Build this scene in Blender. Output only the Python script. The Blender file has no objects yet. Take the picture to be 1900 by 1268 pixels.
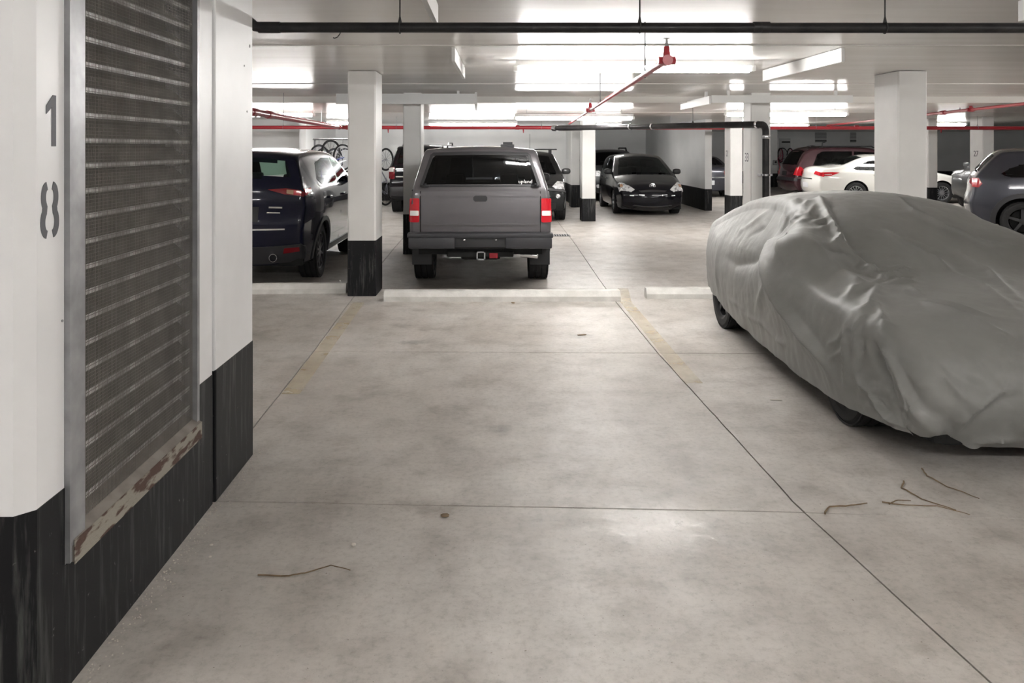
import bpy, bmesh, math, random
import numpy as np
from mathutils import Vector, Matrix, noise
from mathutils.bvhtree import BVHTree

random.seed(7)
PI = math.pi
SC = bpy.context.scene
COL = SC.collection

# ------------------------------------------------------------------ camera, world, exposure
F, CX, HY, EYE = 1520.0, 915.0, 274.0, 1.75        # focal length in pixels, vanishing point, eye height
cam_data = bpy.data.cameras.new('camera')
cam_data.sensor_fit = 'HORIZONTAL'
cam_data.sensor_width = 36.0
cam_data.lens = F / 1900.0 * 36.0
cam_data.shift_x = (950.0 - CX) / 1900.0
cam_data.shift_y = -(634.0 - HY) / 1900.0
cam_data.clip_start, cam_data.clip_end = 0.05, 200
cam = bpy.data.objects.new('camera', cam_data)
COL.objects.link(cam)
cam.location = (0, 0, EYE)
cam.rotation_euler = (PI / 2, 0, 0)
SC.camera = cam
world = bpy.data.worlds.new('world')
SC.world = world
world.use_nodes = True
world.node_tree.nodes['Background'].inputs[0].default_value = (0.9, 0.92, 1, 1)
world.node_tree.nodes['Background'].inputs[1].default_value = 0.0      # closed underground room: all light comes from its lamps
SC.view_settings.view_transform = 'Standard'
SC.view_settings.look = 'None'
SC.view_settings.gamma = 1.0
SC.view_settings.use_curve_mapping = False
SC.view_settings.exposure = 2.22
TUBE = 25.0                                         # emission of the fluorescent tubes
CEIL = 2.65
FARCEIL, DROP = 2.53, 14.4                          # soffit lowered beyond the drop line, a step added to shorten the lamps' reflections

def D(py): return F * EYE / (py - HY)               # depth of a floor point from its pixel row
def at(px, py, d): return ((px - CX) / F * d, d, EYE - (py - HY) / F * d)
def XP(px, d): return (px - CX) / F * d
def ZP(py, d): return EYE - (py - HY) / F * d

# ------------------------------------------------------------------ materials
MATS = {}
def mat(name, col, rough=0.5, metal=0.0, spec=0.5, coat=0.0, emis=0.0, col2=None, nscale=6.0, stretch=(1, 1, 1),
        lo=0.35, hi=0.65, detail=5, bump=0.0, bscale=40.0, rough2=None, aniso=None):
    m = bpy.data.materials.new(name); m.use_nodes = True
    nt = m.node_tree; b = nt.nodes['Principled BSDF']
    b.inputs['Base Color'].default_value = (*col, 1)
    b.inputs['Roughness'].default_value = rough
    b.inputs['Metallic'].default_value = metal
    b.inputs['Specular IOR Level'].default_value = spec
    b.inputs['Coat Weight'].default_value = coat
    b.inputs['Coat Roughness'].default_value = 0.04
    if coat: b.inputs['Coat IOR'].default_value = 1.38
    if emis:
        b.inputs['Emission Color'].default_value = (*col, 1); b.inputs['Emission Strength'].default_value = emis
    if col2 is not None or bump:
        tc = nt.nodes.new('ShaderNodeTexCoord'); mp = nt.nodes.new('ShaderNodeMapping')
        mp.inputs['Scale'].default_value = stretch
        nt.links.new(tc.outputs['Object'], mp.inputs['Vector'])
    if col2 is not None:
        n = nt.nodes.new('ShaderNodeTexNoise'); n.inputs['Scale'].default_value = nscale; n.inputs['Detail'].default_value = detail
        nt.links.new(mp.outputs[0], n.inputs['Vector'])
        r = nt.nodes.new('ShaderNodeValToRGB')
        r.color_ramp.elements[0].position = lo; r.color_ramp.elements[0].color = (*col, 1)
        r.color_ramp.elements[1].position = hi; r.color_ramp.elements[1].color = (*col2, 1)
        nt.links.new(n.outputs[0], r.inputs[0]); nt.links.new(r.outputs[0], b.inputs['Base Color'])
        if rough2 is not None:
            mr = nt.nodes.new('ShaderNodeMapRange'); mr.inputs[1].default_value = lo; mr.inputs[2].default_value = hi
            mr.inputs[3].default_value = rough; mr.inputs[4].default_value = rough2
            nt.links.new(n.outputs[0], mr.inputs[0]); nt.links.new(mr.outputs[0], b.inputs['Roughness'])
    if bump:
        n2 = nt.nodes.new('ShaderNodeTexNoise'); n2.inputs['Scale'].default_value = bscale; n2.inputs['Detail'].default_value = 6
        nt.links.new(mp.outputs[0], n2.inputs['Vector'])
        bp = nt.nodes.new('ShaderNodeBump'); bp.inputs['Strength'].default_value = bump; bp.inputs['Distance'].default_value = 0.01
        nt.links.new(n2.outputs[0], bp.inputs['Height']); nt.links.new(bp.outputs[0], b.inputs['Normal'])
    MATS[name] = m
    return m

def glass(name, tint, refl=0.06):
    m = bpy.data.materials.new(name); m.use_nodes = True
    nt = m.node_tree; nt.nodes.clear()
    o = nt.nodes.new('ShaderNodeOutputMaterial'); mix = nt.nodes.new('ShaderNodeMixShader')
    t = nt.nodes.new('ShaderNodeBsdfTransparent'); t.inputs[0].default_value = (*tint, 1)
    g = nt.nodes.new('ShaderNodeBsdfGlossy'); g.inputs[0].default_value = (0.9, 0.92, 0.95, 1); g.inputs[1].default_value = 0.02
    lw = nt.nodes.new('ShaderNodeLayerWeight'); lw.inputs[0].default_value = 0.5
    pw = nt.nodes.new('ShaderNodeMath'); pw.operation = 'POWER'; pw.inputs[1].default_value = 4.0
    ma = nt.nodes.new('ShaderNodeMath'); ma.operation = 'MULTIPLY_ADD'; ma.inputs[1].default_value = 0.36; ma.inputs[2].default_value = 0.03
    nt.links.new(lw.outputs['Facing'], pw.inputs[0]); nt.links.new(pw.outputs[0], ma.inputs[0])
    nt.links.new(ma.outputs[0], mix.inputs[0]); nt.links.new(t.outputs[0], mix.inputs[1]); nt.links.new(g.outputs[0], mix.inputs[2])
    nt.links.new(mix.outputs[0], o.inputs[0])
    MATS[name] = m
    return m

def N(nt, kind, **kw):
    n = nt.nodes.new(kind)
    for k, v in kw.items():
        if k.startswith('i'): n.inputs[int(k[1:])].default_value = v
        else: setattr(n, k, v)
    return n

def _stain(nt, L, src, dk):
    mr = N(nt, 'ShaderNodeMapRange'); mr.inputs[1].default_value = 1.0; mr.inputs[2].default_value = 1.75; mr.inputs[3].default_value = dk; mr.inputs[4].default_value = 1.0
    L.new(src, mr.inputs[0]); return mr.outputs[0]
def floor_material():
    m = bpy.data.materials.new('floor_concrete'); m.use_nodes = True
    nt = m.node_tree; L = nt.links; b = nt.nodes['Principled BSDF']
    geo = N(nt, 'ShaderNodeNewGeometry'); P = geo.outputs['Position']
    def ns(scale, detail=6, rough=0.55, st=None):
        src = P
        if st:
            mp = N(nt, 'ShaderNodeMapping'); mp.inputs['Scale'].default_value = st; L.new(P, mp.inputs[0]); src = mp.outputs[0]
        n = N(nt, 'ShaderNodeTexNoise'); n.inputs['Scale'].default_value = scale; n.inputs['Detail'].default_value = detail
        n.inputs['Roughness'].default_value = rough; L.new(src, n.inputs['Vector']); return n.outputs[0]
    def ramp(src, stops):
        r = N(nt, 'ShaderNodeValToRGB'); e = r.color_ramp.elements
        while len(e) < len(stops): e.new(0.5)
        for k, (p, c) in enumerate(stops): e[k].position = p; e[k].color = (*c, 1)
        L.new(src, r.inputs[0]); return r.outputs[0]
    def mul(a, c, fac=1.0, mode='MULTIPLY'):
        x = N(nt, 'ShaderNodeMix', data_type='RGBA', blend_type=mode); x.inputs[0].default_value = fac
        L.new(a, x.inputs[6]); L.new(c, x.inputs[7]); return x.outputs[2]
    base = ramp(ns(0.55, 5), [(0.3, (0.405, 0.375, 0.342)), (0.5, (0.50, 0.472, 0.442)), (0.7, (0.575, 0.555, 0.53))])
    mid = ramp(ns(3.2, 8, 0.65), [(0.32, (0.76, 0.745, 0.73)), (0.5, (1, 1, 1)), (0.68, (1.12, 1.115, 1.11))])
    fine = ramp(ns(30, 8, 0.75), [(0.30, (0.74, 0.73, 0.715)), (0.50, (1, 1, 1)), (0.70, (1.08, 1.08, 1.08))])
    sweep = ramp(ns(2.4, 5, 0.6, (1.0, 0.28, 1)), [(0.36, (0.88, 0.87, 0.86)), (0.55, (1, 1, 1))])
    col = mul(mul(mul(base, mid), fine), sweep)
    # oil drips with shapes of their own, thin on the driving lane
    stain = ramp(ns(1.7, 7, 0.62), [(0.60, (1, 1, 1)), (0.74, (0.66, 0.62, 0.58))])
    col = mul(col, stain)
    speck = ramp(ns(75, 2, 0.5), [(0.24, (0.45, 0.40, 0.36)), (0.29, (1, 1, 1))])
    col = mul(col, speck)
    # small stains with shapes of their own on the open floor
    for (sx, sy, rx, ry, dk) in ((-.72, 7.35, .16, .10, .62), (.82, 7.6, .14, .12, .72), (.06, 5.08, .09, .12, .75), (-1.0, 10.6, .3, .5, .6)):
        mp = N(nt, 'ShaderNodeMapping'); mp.inputs['Location'].default_value = (-sx / rx, -sy / ry, 0); mp.inputs['Scale'].default_value = (1 / rx, 1 / ry, 0); L.new(P, mp.inputs[0])
        ln = N(nt, 'ShaderNodeVectorMath', operation='LENGTH'); L.new(mp.outputs[0], ln.inputs[0])
        ad = N(nt, 'ShaderNodeMath', operation='MULTIPLY_ADD'); L.new(ns(2.6 / max(rx, .2), 6, 0.65), ad.inputs[0]); ad.inputs[1].default_value = 1.5; L.new(ln.outputs['Value'], ad.inputs[2])
        col = mul(col, ramp(ad.outputs[0], [(0.0, (dk, dk * .97, dk * .93)), (0.9, (dk, dk * .97, dk * .93)), (1.0, (1, 1, 1))])) if False else mul(col, _stain(nt, L, ad.outputs[0], dk))
    L.new(col, b.inputs['Base Color'])
    rr = N(nt, 'ShaderNodeMapRange'); rr.inputs[1].default_value = 0.3; rr.inputs[2].default_value = 0.7
    rr.inputs[3].default_value = 0.36; rr.inputs[4].default_value = 0.55
    L.new(ns(4.5, 8, 0.7), rr.inputs[0])
    # a worn, polished spot of trowelled concrete
    dist = N(nt, 'ShaderNodeVectorMath', operation='DISTANCE'); dist.inputs[1].default_value = (0.78, 3.82, 0)
    sc = N(nt, 'ShaderNodeMapping'); sc.inputs['Scale'].default_value = (1, 1, 1); L.new(P, sc.inputs[0]); L.new(sc.outputs[0], dist.inputs[0])
    nd = N(nt, 'ShaderNodeMath', operation='MULTIPLY_ADD'); L.new(ns(14, 5, 0.7), nd.inputs[0]); nd.inputs[1].default_value = 0.55; L.new(dist.outputs['Value'], nd.inputs[2])
    wr = N(nt, 'ShaderNodeMapRange'); wr.inputs[1].default_value = 0.36; wr.inputs[2].default_value = 0.60; wr.inputs[3].default_value = 0.62; wr.inputs[4].default_value = 1.0
    L.new(nd.outputs[0], wr.inputs[0])
    mm = N(nt, 'ShaderNodeMath', operation='MULTIPLY'); L.new(rr.outputs[0], mm.inputs[0]); L.new(wr.outputs[0], mm.inputs[1])
    L.new(mm.outputs[0], b.inputs['Roughness'])
    b.inputs['Specular IOR Level'].default_value = 0.45
    bp = N(nt, 'ShaderNodeBump'); bp.inputs['Strength'].default_value = 0.22; bp.inputs['Distance'].default_value = 0.006
    L.new(ns(22, 8, 0.7), bp.inputs['Height']); L.new(bp.outputs[0], b.inputs['Normal'])
    MATS['floor'] = m

def worn_black():
    m = bpy.data.materials.new('black_base_paint'); m.use_nodes = True
    nt = m.node_tree; L = nt.links; b = nt.nodes['Principled BSDF']
    geo = N(nt, 'ShaderNodeNewGeometry')
    mp = N(nt, 'ShaderNodeMapping'); mp.inputs['Scale'].default_value = (9, 9, 0.7); L.new(geo.outputs['Position'], mp.inputs[0])
    n = N(nt, 'ShaderNodeTexNoise'); n.inputs['Scale'].default_value = 3.2; n.inputs['Detail'].default_value = 7; n.inputs['Roughness'].default_value = 0.65
    L.new(mp.outputs[0], n.inputs['Vector'])
    r = N(nt, 'ShaderNodeValToRGB'); e = r.color_ramp.elements
    e[0].position = 0.52; e[0].color = (0.0075, 0.0075, 0.009, 1); e[1].position = 0.80; e[1].color = (0.10, 0.104, 0.098, 1)
    L.new(n.outputs[0], r.inputs[0])
    n2 = N(nt, 'ShaderNodeTexNoise'); n2.inputs['Scale'].default_value = 38; n2.inputs['Detail'].default_value = 3
    L.new(geo.outputs['Position'], n2.inputs['Vector'])
    r2 = N(nt, 'ShaderNodeValToRGB'); e = r2.color_ramp.elements
    e[0].position = 0.70; e[0].color = (0, 0, 0, 1); e[1].position = 0.78; e[1].color = (0.16, 0.155, 0.15, 1)
    L.new(n2.outputs[0], r2.inputs[0])
    mx = N(nt, 'ShaderNodeMix', data_type='RGBA', blend_type='ADD'); mx.inputs[0].default_value = 1
    L.new(r.outputs[0], mx.inputs[6]); L.new(r2.outputs[0], mx.inputs[7]); L.new(mx.outputs[2], b.inputs['Base Color'])
    b.inputs['Roughness'].default_value = 0.5; b.inputs['Specular IOR Level'].default_value = 0.22
    MATS['black_band'] = m

def paint_line_material():
    m = bpy.data.materials.new('faded_yellow_paint'); m.use_nodes = True
    nt = m.node_tree; L = nt.links; b = nt.nodes['Principled BSDF']; o = nt.nodes['Material Output']
    b.inputs['Base Color'].default_value = (0.74, 0.62, 0.40, 1); b.inputs['Roughness'].default_value = 0.55
    geo = N(nt, 'ShaderNodeNewGeometry')
    n = N(nt, 'ShaderNodeTexNoise'); n.inputs['Scale'].default_value = 3.0; n.inputs['Detail'].default_value = 9; n.inputs['Roughness'].default_value = 0.7
    L.new(geo.outputs['Position'], n.inputs['Vector'])
    mr = N(nt, 'ShaderNodeMapRange'); mr.inputs[1].default_value = 0.35; mr.inputs[2].default_value = 0.70; mr.inputs[3].default_value = 0.20; mr.inputs[4].default_value = 0.42
    L.new(n.outputs[0], mr.inputs[0])
    t = N(nt, 'ShaderNodeBsdfTransparent'); mx = N(nt, 'ShaderNodeMixShader')
    L.new(mr.outputs[0], mx.inputs[0]); L.new(t.outputs[0], mx.inputs[1]); L.new(b.outputs[0], mx.inputs[2]); L.new(mx.outputs[0], o.inputs[0])
    MATS['yellow_line'] = m

floor_material(); worn_black(); paint_line_material()
mat('joint', (0.055, 0.048, 0.042), 0.9, col2=(0.22, 0.19, 0.165), nscale=5, lo=0.5, hi=0.7)
mat('ceiling', (0.72, 0.695, 0.66), 0.25, spec=0.22, col2=(0.79, 0.77, 0.74), nscale=1.3, stretch=(0.5, 2.5, 1), bump=0.10, bscale=3.0)
mat('wall', (0.78, 0.785, 0.78), 0.5, spec=0.4, col2=(0.84, 0.84, 0.835), nscale=1.2, bump=0.05, bscale=12)
mat('pillar', (0.71, 0.705, 0.69), 0.5, spec=0.4, col2=(0.77, 0.765, 0.75), nscale=2.0, bump=0.04, bscale=14)
mat('near_wall', (0.80, 0.80, 0.805), 0.42, spec=0.45, col2=(0.85, 0.85, 0.855), nscale=3.0, bump=0.07, bscale=10)
mat('concrete_stop', (0.60, 0.59, 0.56), 0.85, col2=(0.73, 0.72, 0.69), nscale=7, bump=0.25, bscale=45)
mat('galv', (0.25, 0.25, 0.26), 0.45, metal=0.4, col2=(0.36, 0.36, 0.37), nscale=9)
mat('dusty_metal', (0.085, 0.077, 0.069), 0.8, col2=(0.125, 0.114, 0.103), nscale=12)
mat('slat_lip', (0.30, 0.29, 0.28), 0.4, metal=0.2, col2=(0.85, 0.85, 0.84), nscale=9, lo=0.40, hi=0.62)  # pale patches paint in the glints along the blade edges
mat('wire', (0.15, 0.137, 0.124), 0.7, metal=0.0, col2=(0.21, 0.195, 0.178), nscale=8)
mat('rust', (0.085, 0.046, 0.034), 0.85, col2=(0.30, 0.275, 0.23), nscale=7, stretch=(1, 1.1, 4), lo=0.46, hi=0.54, bump=0.35, bscale=50)
mat('sill_dust', (0.19, 0.165, 0.145), 0.8, col2=(0.26, 0.235, 0.21), nscale=10)
mat('stencil', (0.10, 0.10, 0.11), 0.6)
mat('pipe_black', (0.012, 0.0115, 0.0125), 0.42, spec=0.3, col2=(0.026, 0.0245, 0.025), nscale=9)
mat('pipe_red', (0.42, 0.028, 0.04), 0.35, spec=0.5, coat=0.2)
mat('pipe_steel', (0.62, 0.62, 0.63), 0.25, metal=0.9)
mat('lamp_white', (0.70, 0.70, 0.69), 0.45)
mat('tube', (1.0, 0.985, 0.96), 0.5, emis=TUBE)
mat('rubber', (0.012, 0.012, 0.013), 0.7, bump=0.1, bscale=60)
mat('plastic', (0.02, 0.02, 0.022), 0.5)
mat('bumper_plastic', (0.028, 0.028, 0.032), 0.45)
mat('under', (0.006, 0.006, 0.006), 0.9)
mat('seat_cloth', (0.035, 0.035, 0.038), 0.8)
mat('chrome', (0.82, 0.82, 0.84), 0.12, metal=1.0)
mat('alloy', (0.50, 0.51, 0.53), 0.28, metal=0.8)
mat('dark_alloy', (0.045, 0.045, 0.05), 0.35, metal=0.5)
mat('red_lens', (0.50, 0.012, 0.022), 0.12, coat=0.6)
mat('dark_red_lens', (0.20, 0.008, 0.014), 0.12, coat=0.6)
mat('white_lens', (0.75, 0.74, 0.72), 0.15, coat=0.6)
mat('amber_lens', (0.45, 0.26, 0.16), 0.2, coat=0.5)
mat('headlamp', (0.75, 0.76, 0.77), 0.25, metal=0.1, coat=0.8, col2=(0.25, 0.25, 0.26), nscale=14, lo=0.5, hi=0.62)
mat('plate_white', (0.70, 0.71, 0.73), 0.4)
mat('decal_white', (0.85, 0.85, 0.85), 0.5)
mat('navy_paint', (0.0075, 0.0085, 0.022), 0.22, spec=0.08, coat=0.75)
mat('black_paint', (0.008, 0.008, 0.011), 0.2, spec=0.08, coat=0.75)
mat('soot_paint', (0.018, 0.019, 0.020), 0.2, spec=0.08, coat=0.75)
mat('grey_paint', (0.115, 0.108, 0.115), 0.3, metal=0.35, coat=0.9)
mat('cap_paint', (0.085, 0.085, 0.095), 0.28, metal=0.3, coat=0.9)
mat('slate_paint', (0.042, 0.044, 0.058), 0.28, metal=0.4, coat=1.0)
mat('taupe_paint', (0.06, 0.062, 0.065), 0.28, metal=0.35, coat=1.0)
mat('maroon_paint', (0.060, 0.022, 0.028), 0.25, metal=0.25, coat=1.0)
mat('white_paint', (0.74, 0.735, 0.70), 0.25, coat=1.0)
glass('glass', (0.16, 0.20, 0.19))
glass('glass_green', (0.50, 0.64, 0.57))
glass('glass_dark', (0.055, 0.06, 0.065))
mat('cover', (0.215, 0.215, 0.207), 0.52, spec=0.4, col2=(0.262, 0.261, 0.252), nscale=2.2, bump=0.55, bscale=7)
mat('twig', (0.14, 0.095, 0.055), 0.8, col2=(0.24, 0.17, 0.10), nscale=20)
mat('chip', (0.62, 0.58, 0.52), 0.8)
mat('grey_box', (0.30, 0.30, 0.30), 0.5)
mat('door_grey', (0.55, 0.555, 0.55), 0.5)
mat('cable', (0.03, 0.03, 0.03), 0.6)
for nm, c in (('bike_blue', (0.05, 0.08, 0.35)), ('bike_white', (0.7, 0.72, 0.76)), ('bike_black', (0.02, 0.02, 0.025)),
              ('bike_green', (0.35, 0.42, 0.28)), ('bike_pink', (0.62, 0.08, 0.17)), ('bike_grey', (0.3, 0.3, 0.36))):
    mat(nm, c, 0.3, coat=0.4)
MAT = MATS

# ------------------------------------------------------------------ mesh helpers
class MB:
    def __init__(s): s.v = []; s.f = []
    def add(s, verts, faces):
        o = len(s.v); s.v += [tuple(p) for p in verts]; s.f += [tuple(i + o for i in f) for f in faces]; return s
    def box(s, a, b):
        x0, y0, z0 = a; x1, y1, z1 = b
        v = [(x, y, z) for z in (z0, z1) for y in (y0, y1) for x in (x0, x1)]
        return s.add(v, [(0, 2, 3, 1), (4, 5, 7, 6), (0, 1, 5, 4), (2, 6, 7, 3), (0, 4, 6, 2), (1, 3, 7, 5)])
    def rbox(s, a, b, c=0.01):
        """box with chamfered edges"""
        bm = bmesh.new(); bmesh.ops.create_cube(bm, size=1)
        for v in bm.verts:
            v.co = Vector([a[k] + (v.co[k] + 0.5) * (b[k] - a[k]) for k in range(3)])
        bmesh.ops.bevel(bm, geom=bm.edges[:], offset=c, segments=2, affect='EDGES', profile=0.6)
        bm.verts.index_update()
        s.add([v.co[:] for v in bm.verts], [[v.index for v in f.verts] for f in bm.faces]); bm.free(); return s
    def tube(s, path, r, n=8, cap=True):
        path = [Vector(p) for p in path]; k = len(path)
        rs = r if isinstance(r, (list, tuple)) else [r] * k
        t0 = (path[1] - path[0]).normalized()
        u = t0.orthogonal().normalized(); o = len(s.v)
        for i, p in enumerate(path):
            t = (path[min(i + 1, k - 1)] - path[max(i - 1, 0)]).normalized()
            u = (u - t * u.dot(t)).normalized(); w = t.cross(u)
            for j in range(n):
                a = 2 * PI * j / n
                s.v.append(tuple(p + (u * math.cos(a) + w * math.sin(a)) * rs[i]))
        for i in range(k - 1):
            for j in range(n):
                a = o + i * n + j; b = o + i * n + (j + 1) % n
                s.f.append((a, b, b + n, a + n))
        if cap:
            s.f.append(tuple(o + j for j in range(n))[::-1]); s.f.append(tuple(o + (k - 1) * n + j for j in range(n)))
        return s
    def lathe(s, prof, n=24, axis='y', c=(0, 0, 0), close=False):
        """prof: list of (radius, offset along the axis)"""
        o = len(s.v); k = len(prof)
        for r, h in prof:
            for j in range(n):
                a = 2 * PI * j / n; ca, sa = math.cos(a) * r, math.sin(a) * r
                p = {'y': (ca, h, sa), 'z': (ca, sa, h), 'x': (h, ca, sa)}[axis]
                s.v.append((p[0] + c[0], p[1] + c[1], p[2] + c[2]))
        for i in range(k - 1 + (1 if close else 0)):
            for j in range(n):
                a = o + i * n + j; b = o + i * n + (j + 1) % n
                a2 = o + ((i + 1) % k) * n + j; b2 = o + ((i + 1) % k) * n + (j + 1) % n
                s.f.append((a, b, b2, a2))
        return s
    def torus(s, c, R, r, n=24, m=6, axis='y', ry=None):
        prof = [(R + r * math.cos(2 * PI * j / m), r * math.sin(2 * PI * j / m)) for j in range(m)]
        return s.lathe(prof, n, axis, c, close=True)
    def ball(s, c, r, n=12, m=8, p=1.0):
        o = len(s.v); rx, ry, rz = r
        sp = lambda v: math.copysign(abs(v) ** p, v)
        for i in range(m + 1):
            t = PI * i / m
            for j in range(n):
                a = 2 * PI * j / n
                s.v.append((c[0] + rx * sp(math.sin(t)) * sp(math.cos(a)), c[1] + ry * sp(math.sin(t)) * sp(math.sin(a)), c[2] + rz * sp(math.cos(t))))
        for i in range(m):
            for j in range(n):
                a = o + i * n + j; b = o + i * n + (j + 1) % n
                s.f.append((a, a + n, b + n, b))
        return s
    def prism(s, poly, f):
        """poly in 2-D; f(u, v, side) gives the 3-D point for side 0 and 1"""
        n = len(poly); o = len(s.v)
        for k in (0, 1):
            for u, v in poly: s.v.append(tuple(f(u, v, k)))
        s.f.append(tuple(range(o, o + n))); s.f.append(tuple(range(o + 2 * n - 1, o + n - 1, -1)))
        for i in range(n):
            j = (i + 1) % n
            s.f.append((o + i, o + n + i, o + n + j, o + j))
        return s
    def build(s, name, m, parent=None, smooth=False, angle=40, kind=None):
        me = bpy.data.meshes.new(name)
        vs = s.v; off = None
        if parent is None and vs:
            a = np.array(vs); mn, mx = a.min(0), a.max(0)
            off = ((mn[0] + mx[0]) / 2, (mn[1] + mx[1]) / 2, mn[2]); vs = a - np.array(off); vs = vs.tolist()
        me.from_pydata(vs, [], s.f); me.update()
        bm = bmesh.new(); bm.from_mesh(me); bmesh.ops.recalc_face_normals(bm, faces=bm.faces[:]); bm.to_mesh(me); bm.free()
        if smooth:
            me.polygons.foreach_set('use_smooth', [True] * len(me.polygons))
            me.set_sharp_from_angle(angle=math.radians(angle))
        me.materials.append(MAT[m] if isinstance(m, str) else m)
        o = bpy.data.objects.new(name, me); COL.objects.link(o)
        if off: o.location = off
        if parent is not None: o.parent = parent
        if kind: o['kind'] = kind
        return o

def empty(name, loc, rz=0.0):
    o = bpy.data.objects.new(name, None); COL.objects.link(o); o.empty_display_size = 0.2
    o.location = loc; o.rotation_euler = (0, 0, rz); return o
def tag(o, label, cat, group=None):
    o['label'] = label; o['category'] = cat
    if group: o['group'] = group
    return o
def copy_tree(o, parent=None):
    c = o.copy(); COL.objects.link(c); c.parent = parent
    for ch in list(o.children): copy_tree(ch, c)
    return c
def text_mesh(name, txt, size, m, parent, matrix, shear=0.0, extrude=0.0015):
    cu = bpy.data.curves.new(name, 'FONT'); cu.body = txt; cu.size = size; cu.align_x = 'CENTER'; cu.align_y = 'CENTER'
    cu.extrude = extrude; cu.shear = shear; cu.resolution_u = 3
    t = bpy.data.objects.new(name, cu)
    me = bpy.data.meshes.new_from_object(t)
    bpy.data.objects.remove(t); bpy.data.curves.remove(cu)
    me.transform(matrix); me.name = name
    me.materials.clear(); me.materials.append(MAT[m])
    o = bpy.data.objects.new(name, me); COL.objects.link(o); o.parent = parent
    return o
def inpoly(x, y, poly):
    c = False; n = len(poly); j = n - 1
    for i in range(n):
        if (poly[i][1] > y) != (poly[j][1] > y) and x < (poly[j][0] - poly[i][0]) * (y - poly[i][1]) / (poly[j][1] - poly[i][1]) + poly[i][0]:
            c = not c
        j = i
    return c
def shrink(poly, k):
    cx = sum(p[0] for p in poly) / len(poly); cy = sum(p[1] for p in poly) / len(poly)
    return [(cx + (p[0] - cx) * k, cy + (p[1] - cy) * k) for p in poly]
def patch(poly, mapf, off=0.006, depth=0.02, step=0.06, nb=4):
    """a skin that follows a curved surface: poly in the surface's own two coordinates"""
    xs = sorted({round(p[0], 5) for p in poly}); lo, hi = xs[0], xs[-1]
    n = max(2, int((hi - lo) / step)); xs = sorted(set(xs) | {lo + (hi - lo) * i / n for i in range(n + 1)})
    clean = [xs[0]]
    for x in xs[1:]:
        if x - clean[-1] > 1e-4: clean.append(x)
    xs = clean; xs[0] += 1e-5; xs[-1] -= 1e-5
    mb = MB(); cols = []
    for x in xs:
        hit = []
        for i in range(len(poly)):
            a, b = poly[i], poly[(i + 1) % len(poly)]
            if (a[0] - x) * (b[0] - x) <= 0 and abs(a[0] - b[0]) > 1e-9:
                hit.append(a[1] + (b[1] - a[1]) * (x - a[0]) / (b[0] - a[0]))
        if hit: cols.append((x, min(hit), max(hit)))
    for lay in (off, -depth):
        for x, l, h in cols:
            for k in range(nb + 1): mb.v.append(tuple(mapf(x, l + (h - l) * k / nb, lay)))
    m = nb + 1; c = len(cols); t = m * c
    for i in range(c - 1):
        for k in range(nb): mb.f.append((i * m + k, (i + 1) * m + k, (i + 1) * m + k + 1, i * m + k + 1))
        mb.f.append((i * m, i * m + t, (i + 1) * m + t, (i + 1) * m))
        mb.f.append((i * m + nb, (i + 1) * m + nb, (i + 1) * m + nb + t, i * m + nb + t))
    for i in (0, c - 1):
        for k in range(nb): mb.f.append((i * m + k, i * m + k + 1, i * m + k + 1 + t, i * m + k + t))
    return mb
def chaikin(pts, it=2):
    for _ in range(it):
        q = [pts[0]]
        for a, b in zip(pts, pts[1:]):
            q.append((a[0] * .75 + b[0] * .25, a[1] * .75 + b[1] * .25)); q.append((a[0] * .25 + b[0] * .75, a[1] * .25 + b[1] * .75))
        q.append(pts[-1]); pts = q
    return pts
def resample(pts, ds):
    p = np.array(pts, float); s = np.concatenate([[0], np.cumsum(np.hypot(*np.diff(p, axis=0).T))])
    n = int(s[-1] / ds) + 1; t = np.linspace(0, s[-1], n + 1)
    return np.stack([np.interp(t, s, p[:, 0]), np.interp(t, s, p[:, 1])], 1)

# ------------------------------------------------------------------ floor: poured slabs with open joints
XMIN, XMAX, DMIN, DMAX = -9.0, 24.0, -5.0, 40.0
def lerp_fn(pts):
    a = np.array(sorted(pts), float)
    return lambda t: float(np.interp(t, a[:, 0], a[:, 1]))
JX = [lambda d: XMIN, lambda d: -5.0 + 0.004 * d,
      lerp_fn([(-5, -1.30), (0, -1.40), (5.06, -1.497), (6.98, -1.539), (9.47, -1.632), (16, -1.75), (40, -1.9)]),
      lerp_fn([(-5, 2.3), (0, 1.92), (2.70, 1.624), (4.02, 1.483), (6.98, 1.401), (9.2, 1.393), (10.4, 1.40), (15.1, 1.49), (40, 1.7)]),
      lambda d: 4.95, lambda d: 10.0, lambda d: XMAX]
JD = [lambda x: DMIN, lerp_fn([(-9, 4.3), (-1.05, 4.04), (1.45, 3.93), (2.3, 3.87), (24, 3.2)]),
      lerp_fn([(-9, 7.3), (-1.8, 7.04), (2.2, 6.95), (24, 6.5)]), lambda x: 10.15, lambda x: 16.2, lambda x: 24.0, lambda x: DMAX]
floor = MB().box((XMIN, DMIN, -0.16), (XMAX, DMAX, -0.012)).build('floor', 'joint'); floor['kind'] = 'structure'
def jit(x, y): return 0.0035 * noise.noise(Vector((x * 5, y * 5, 0.3))) + 0.002 * noise.noise(Vector((x * 23, y * 23, 1.3)))
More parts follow.
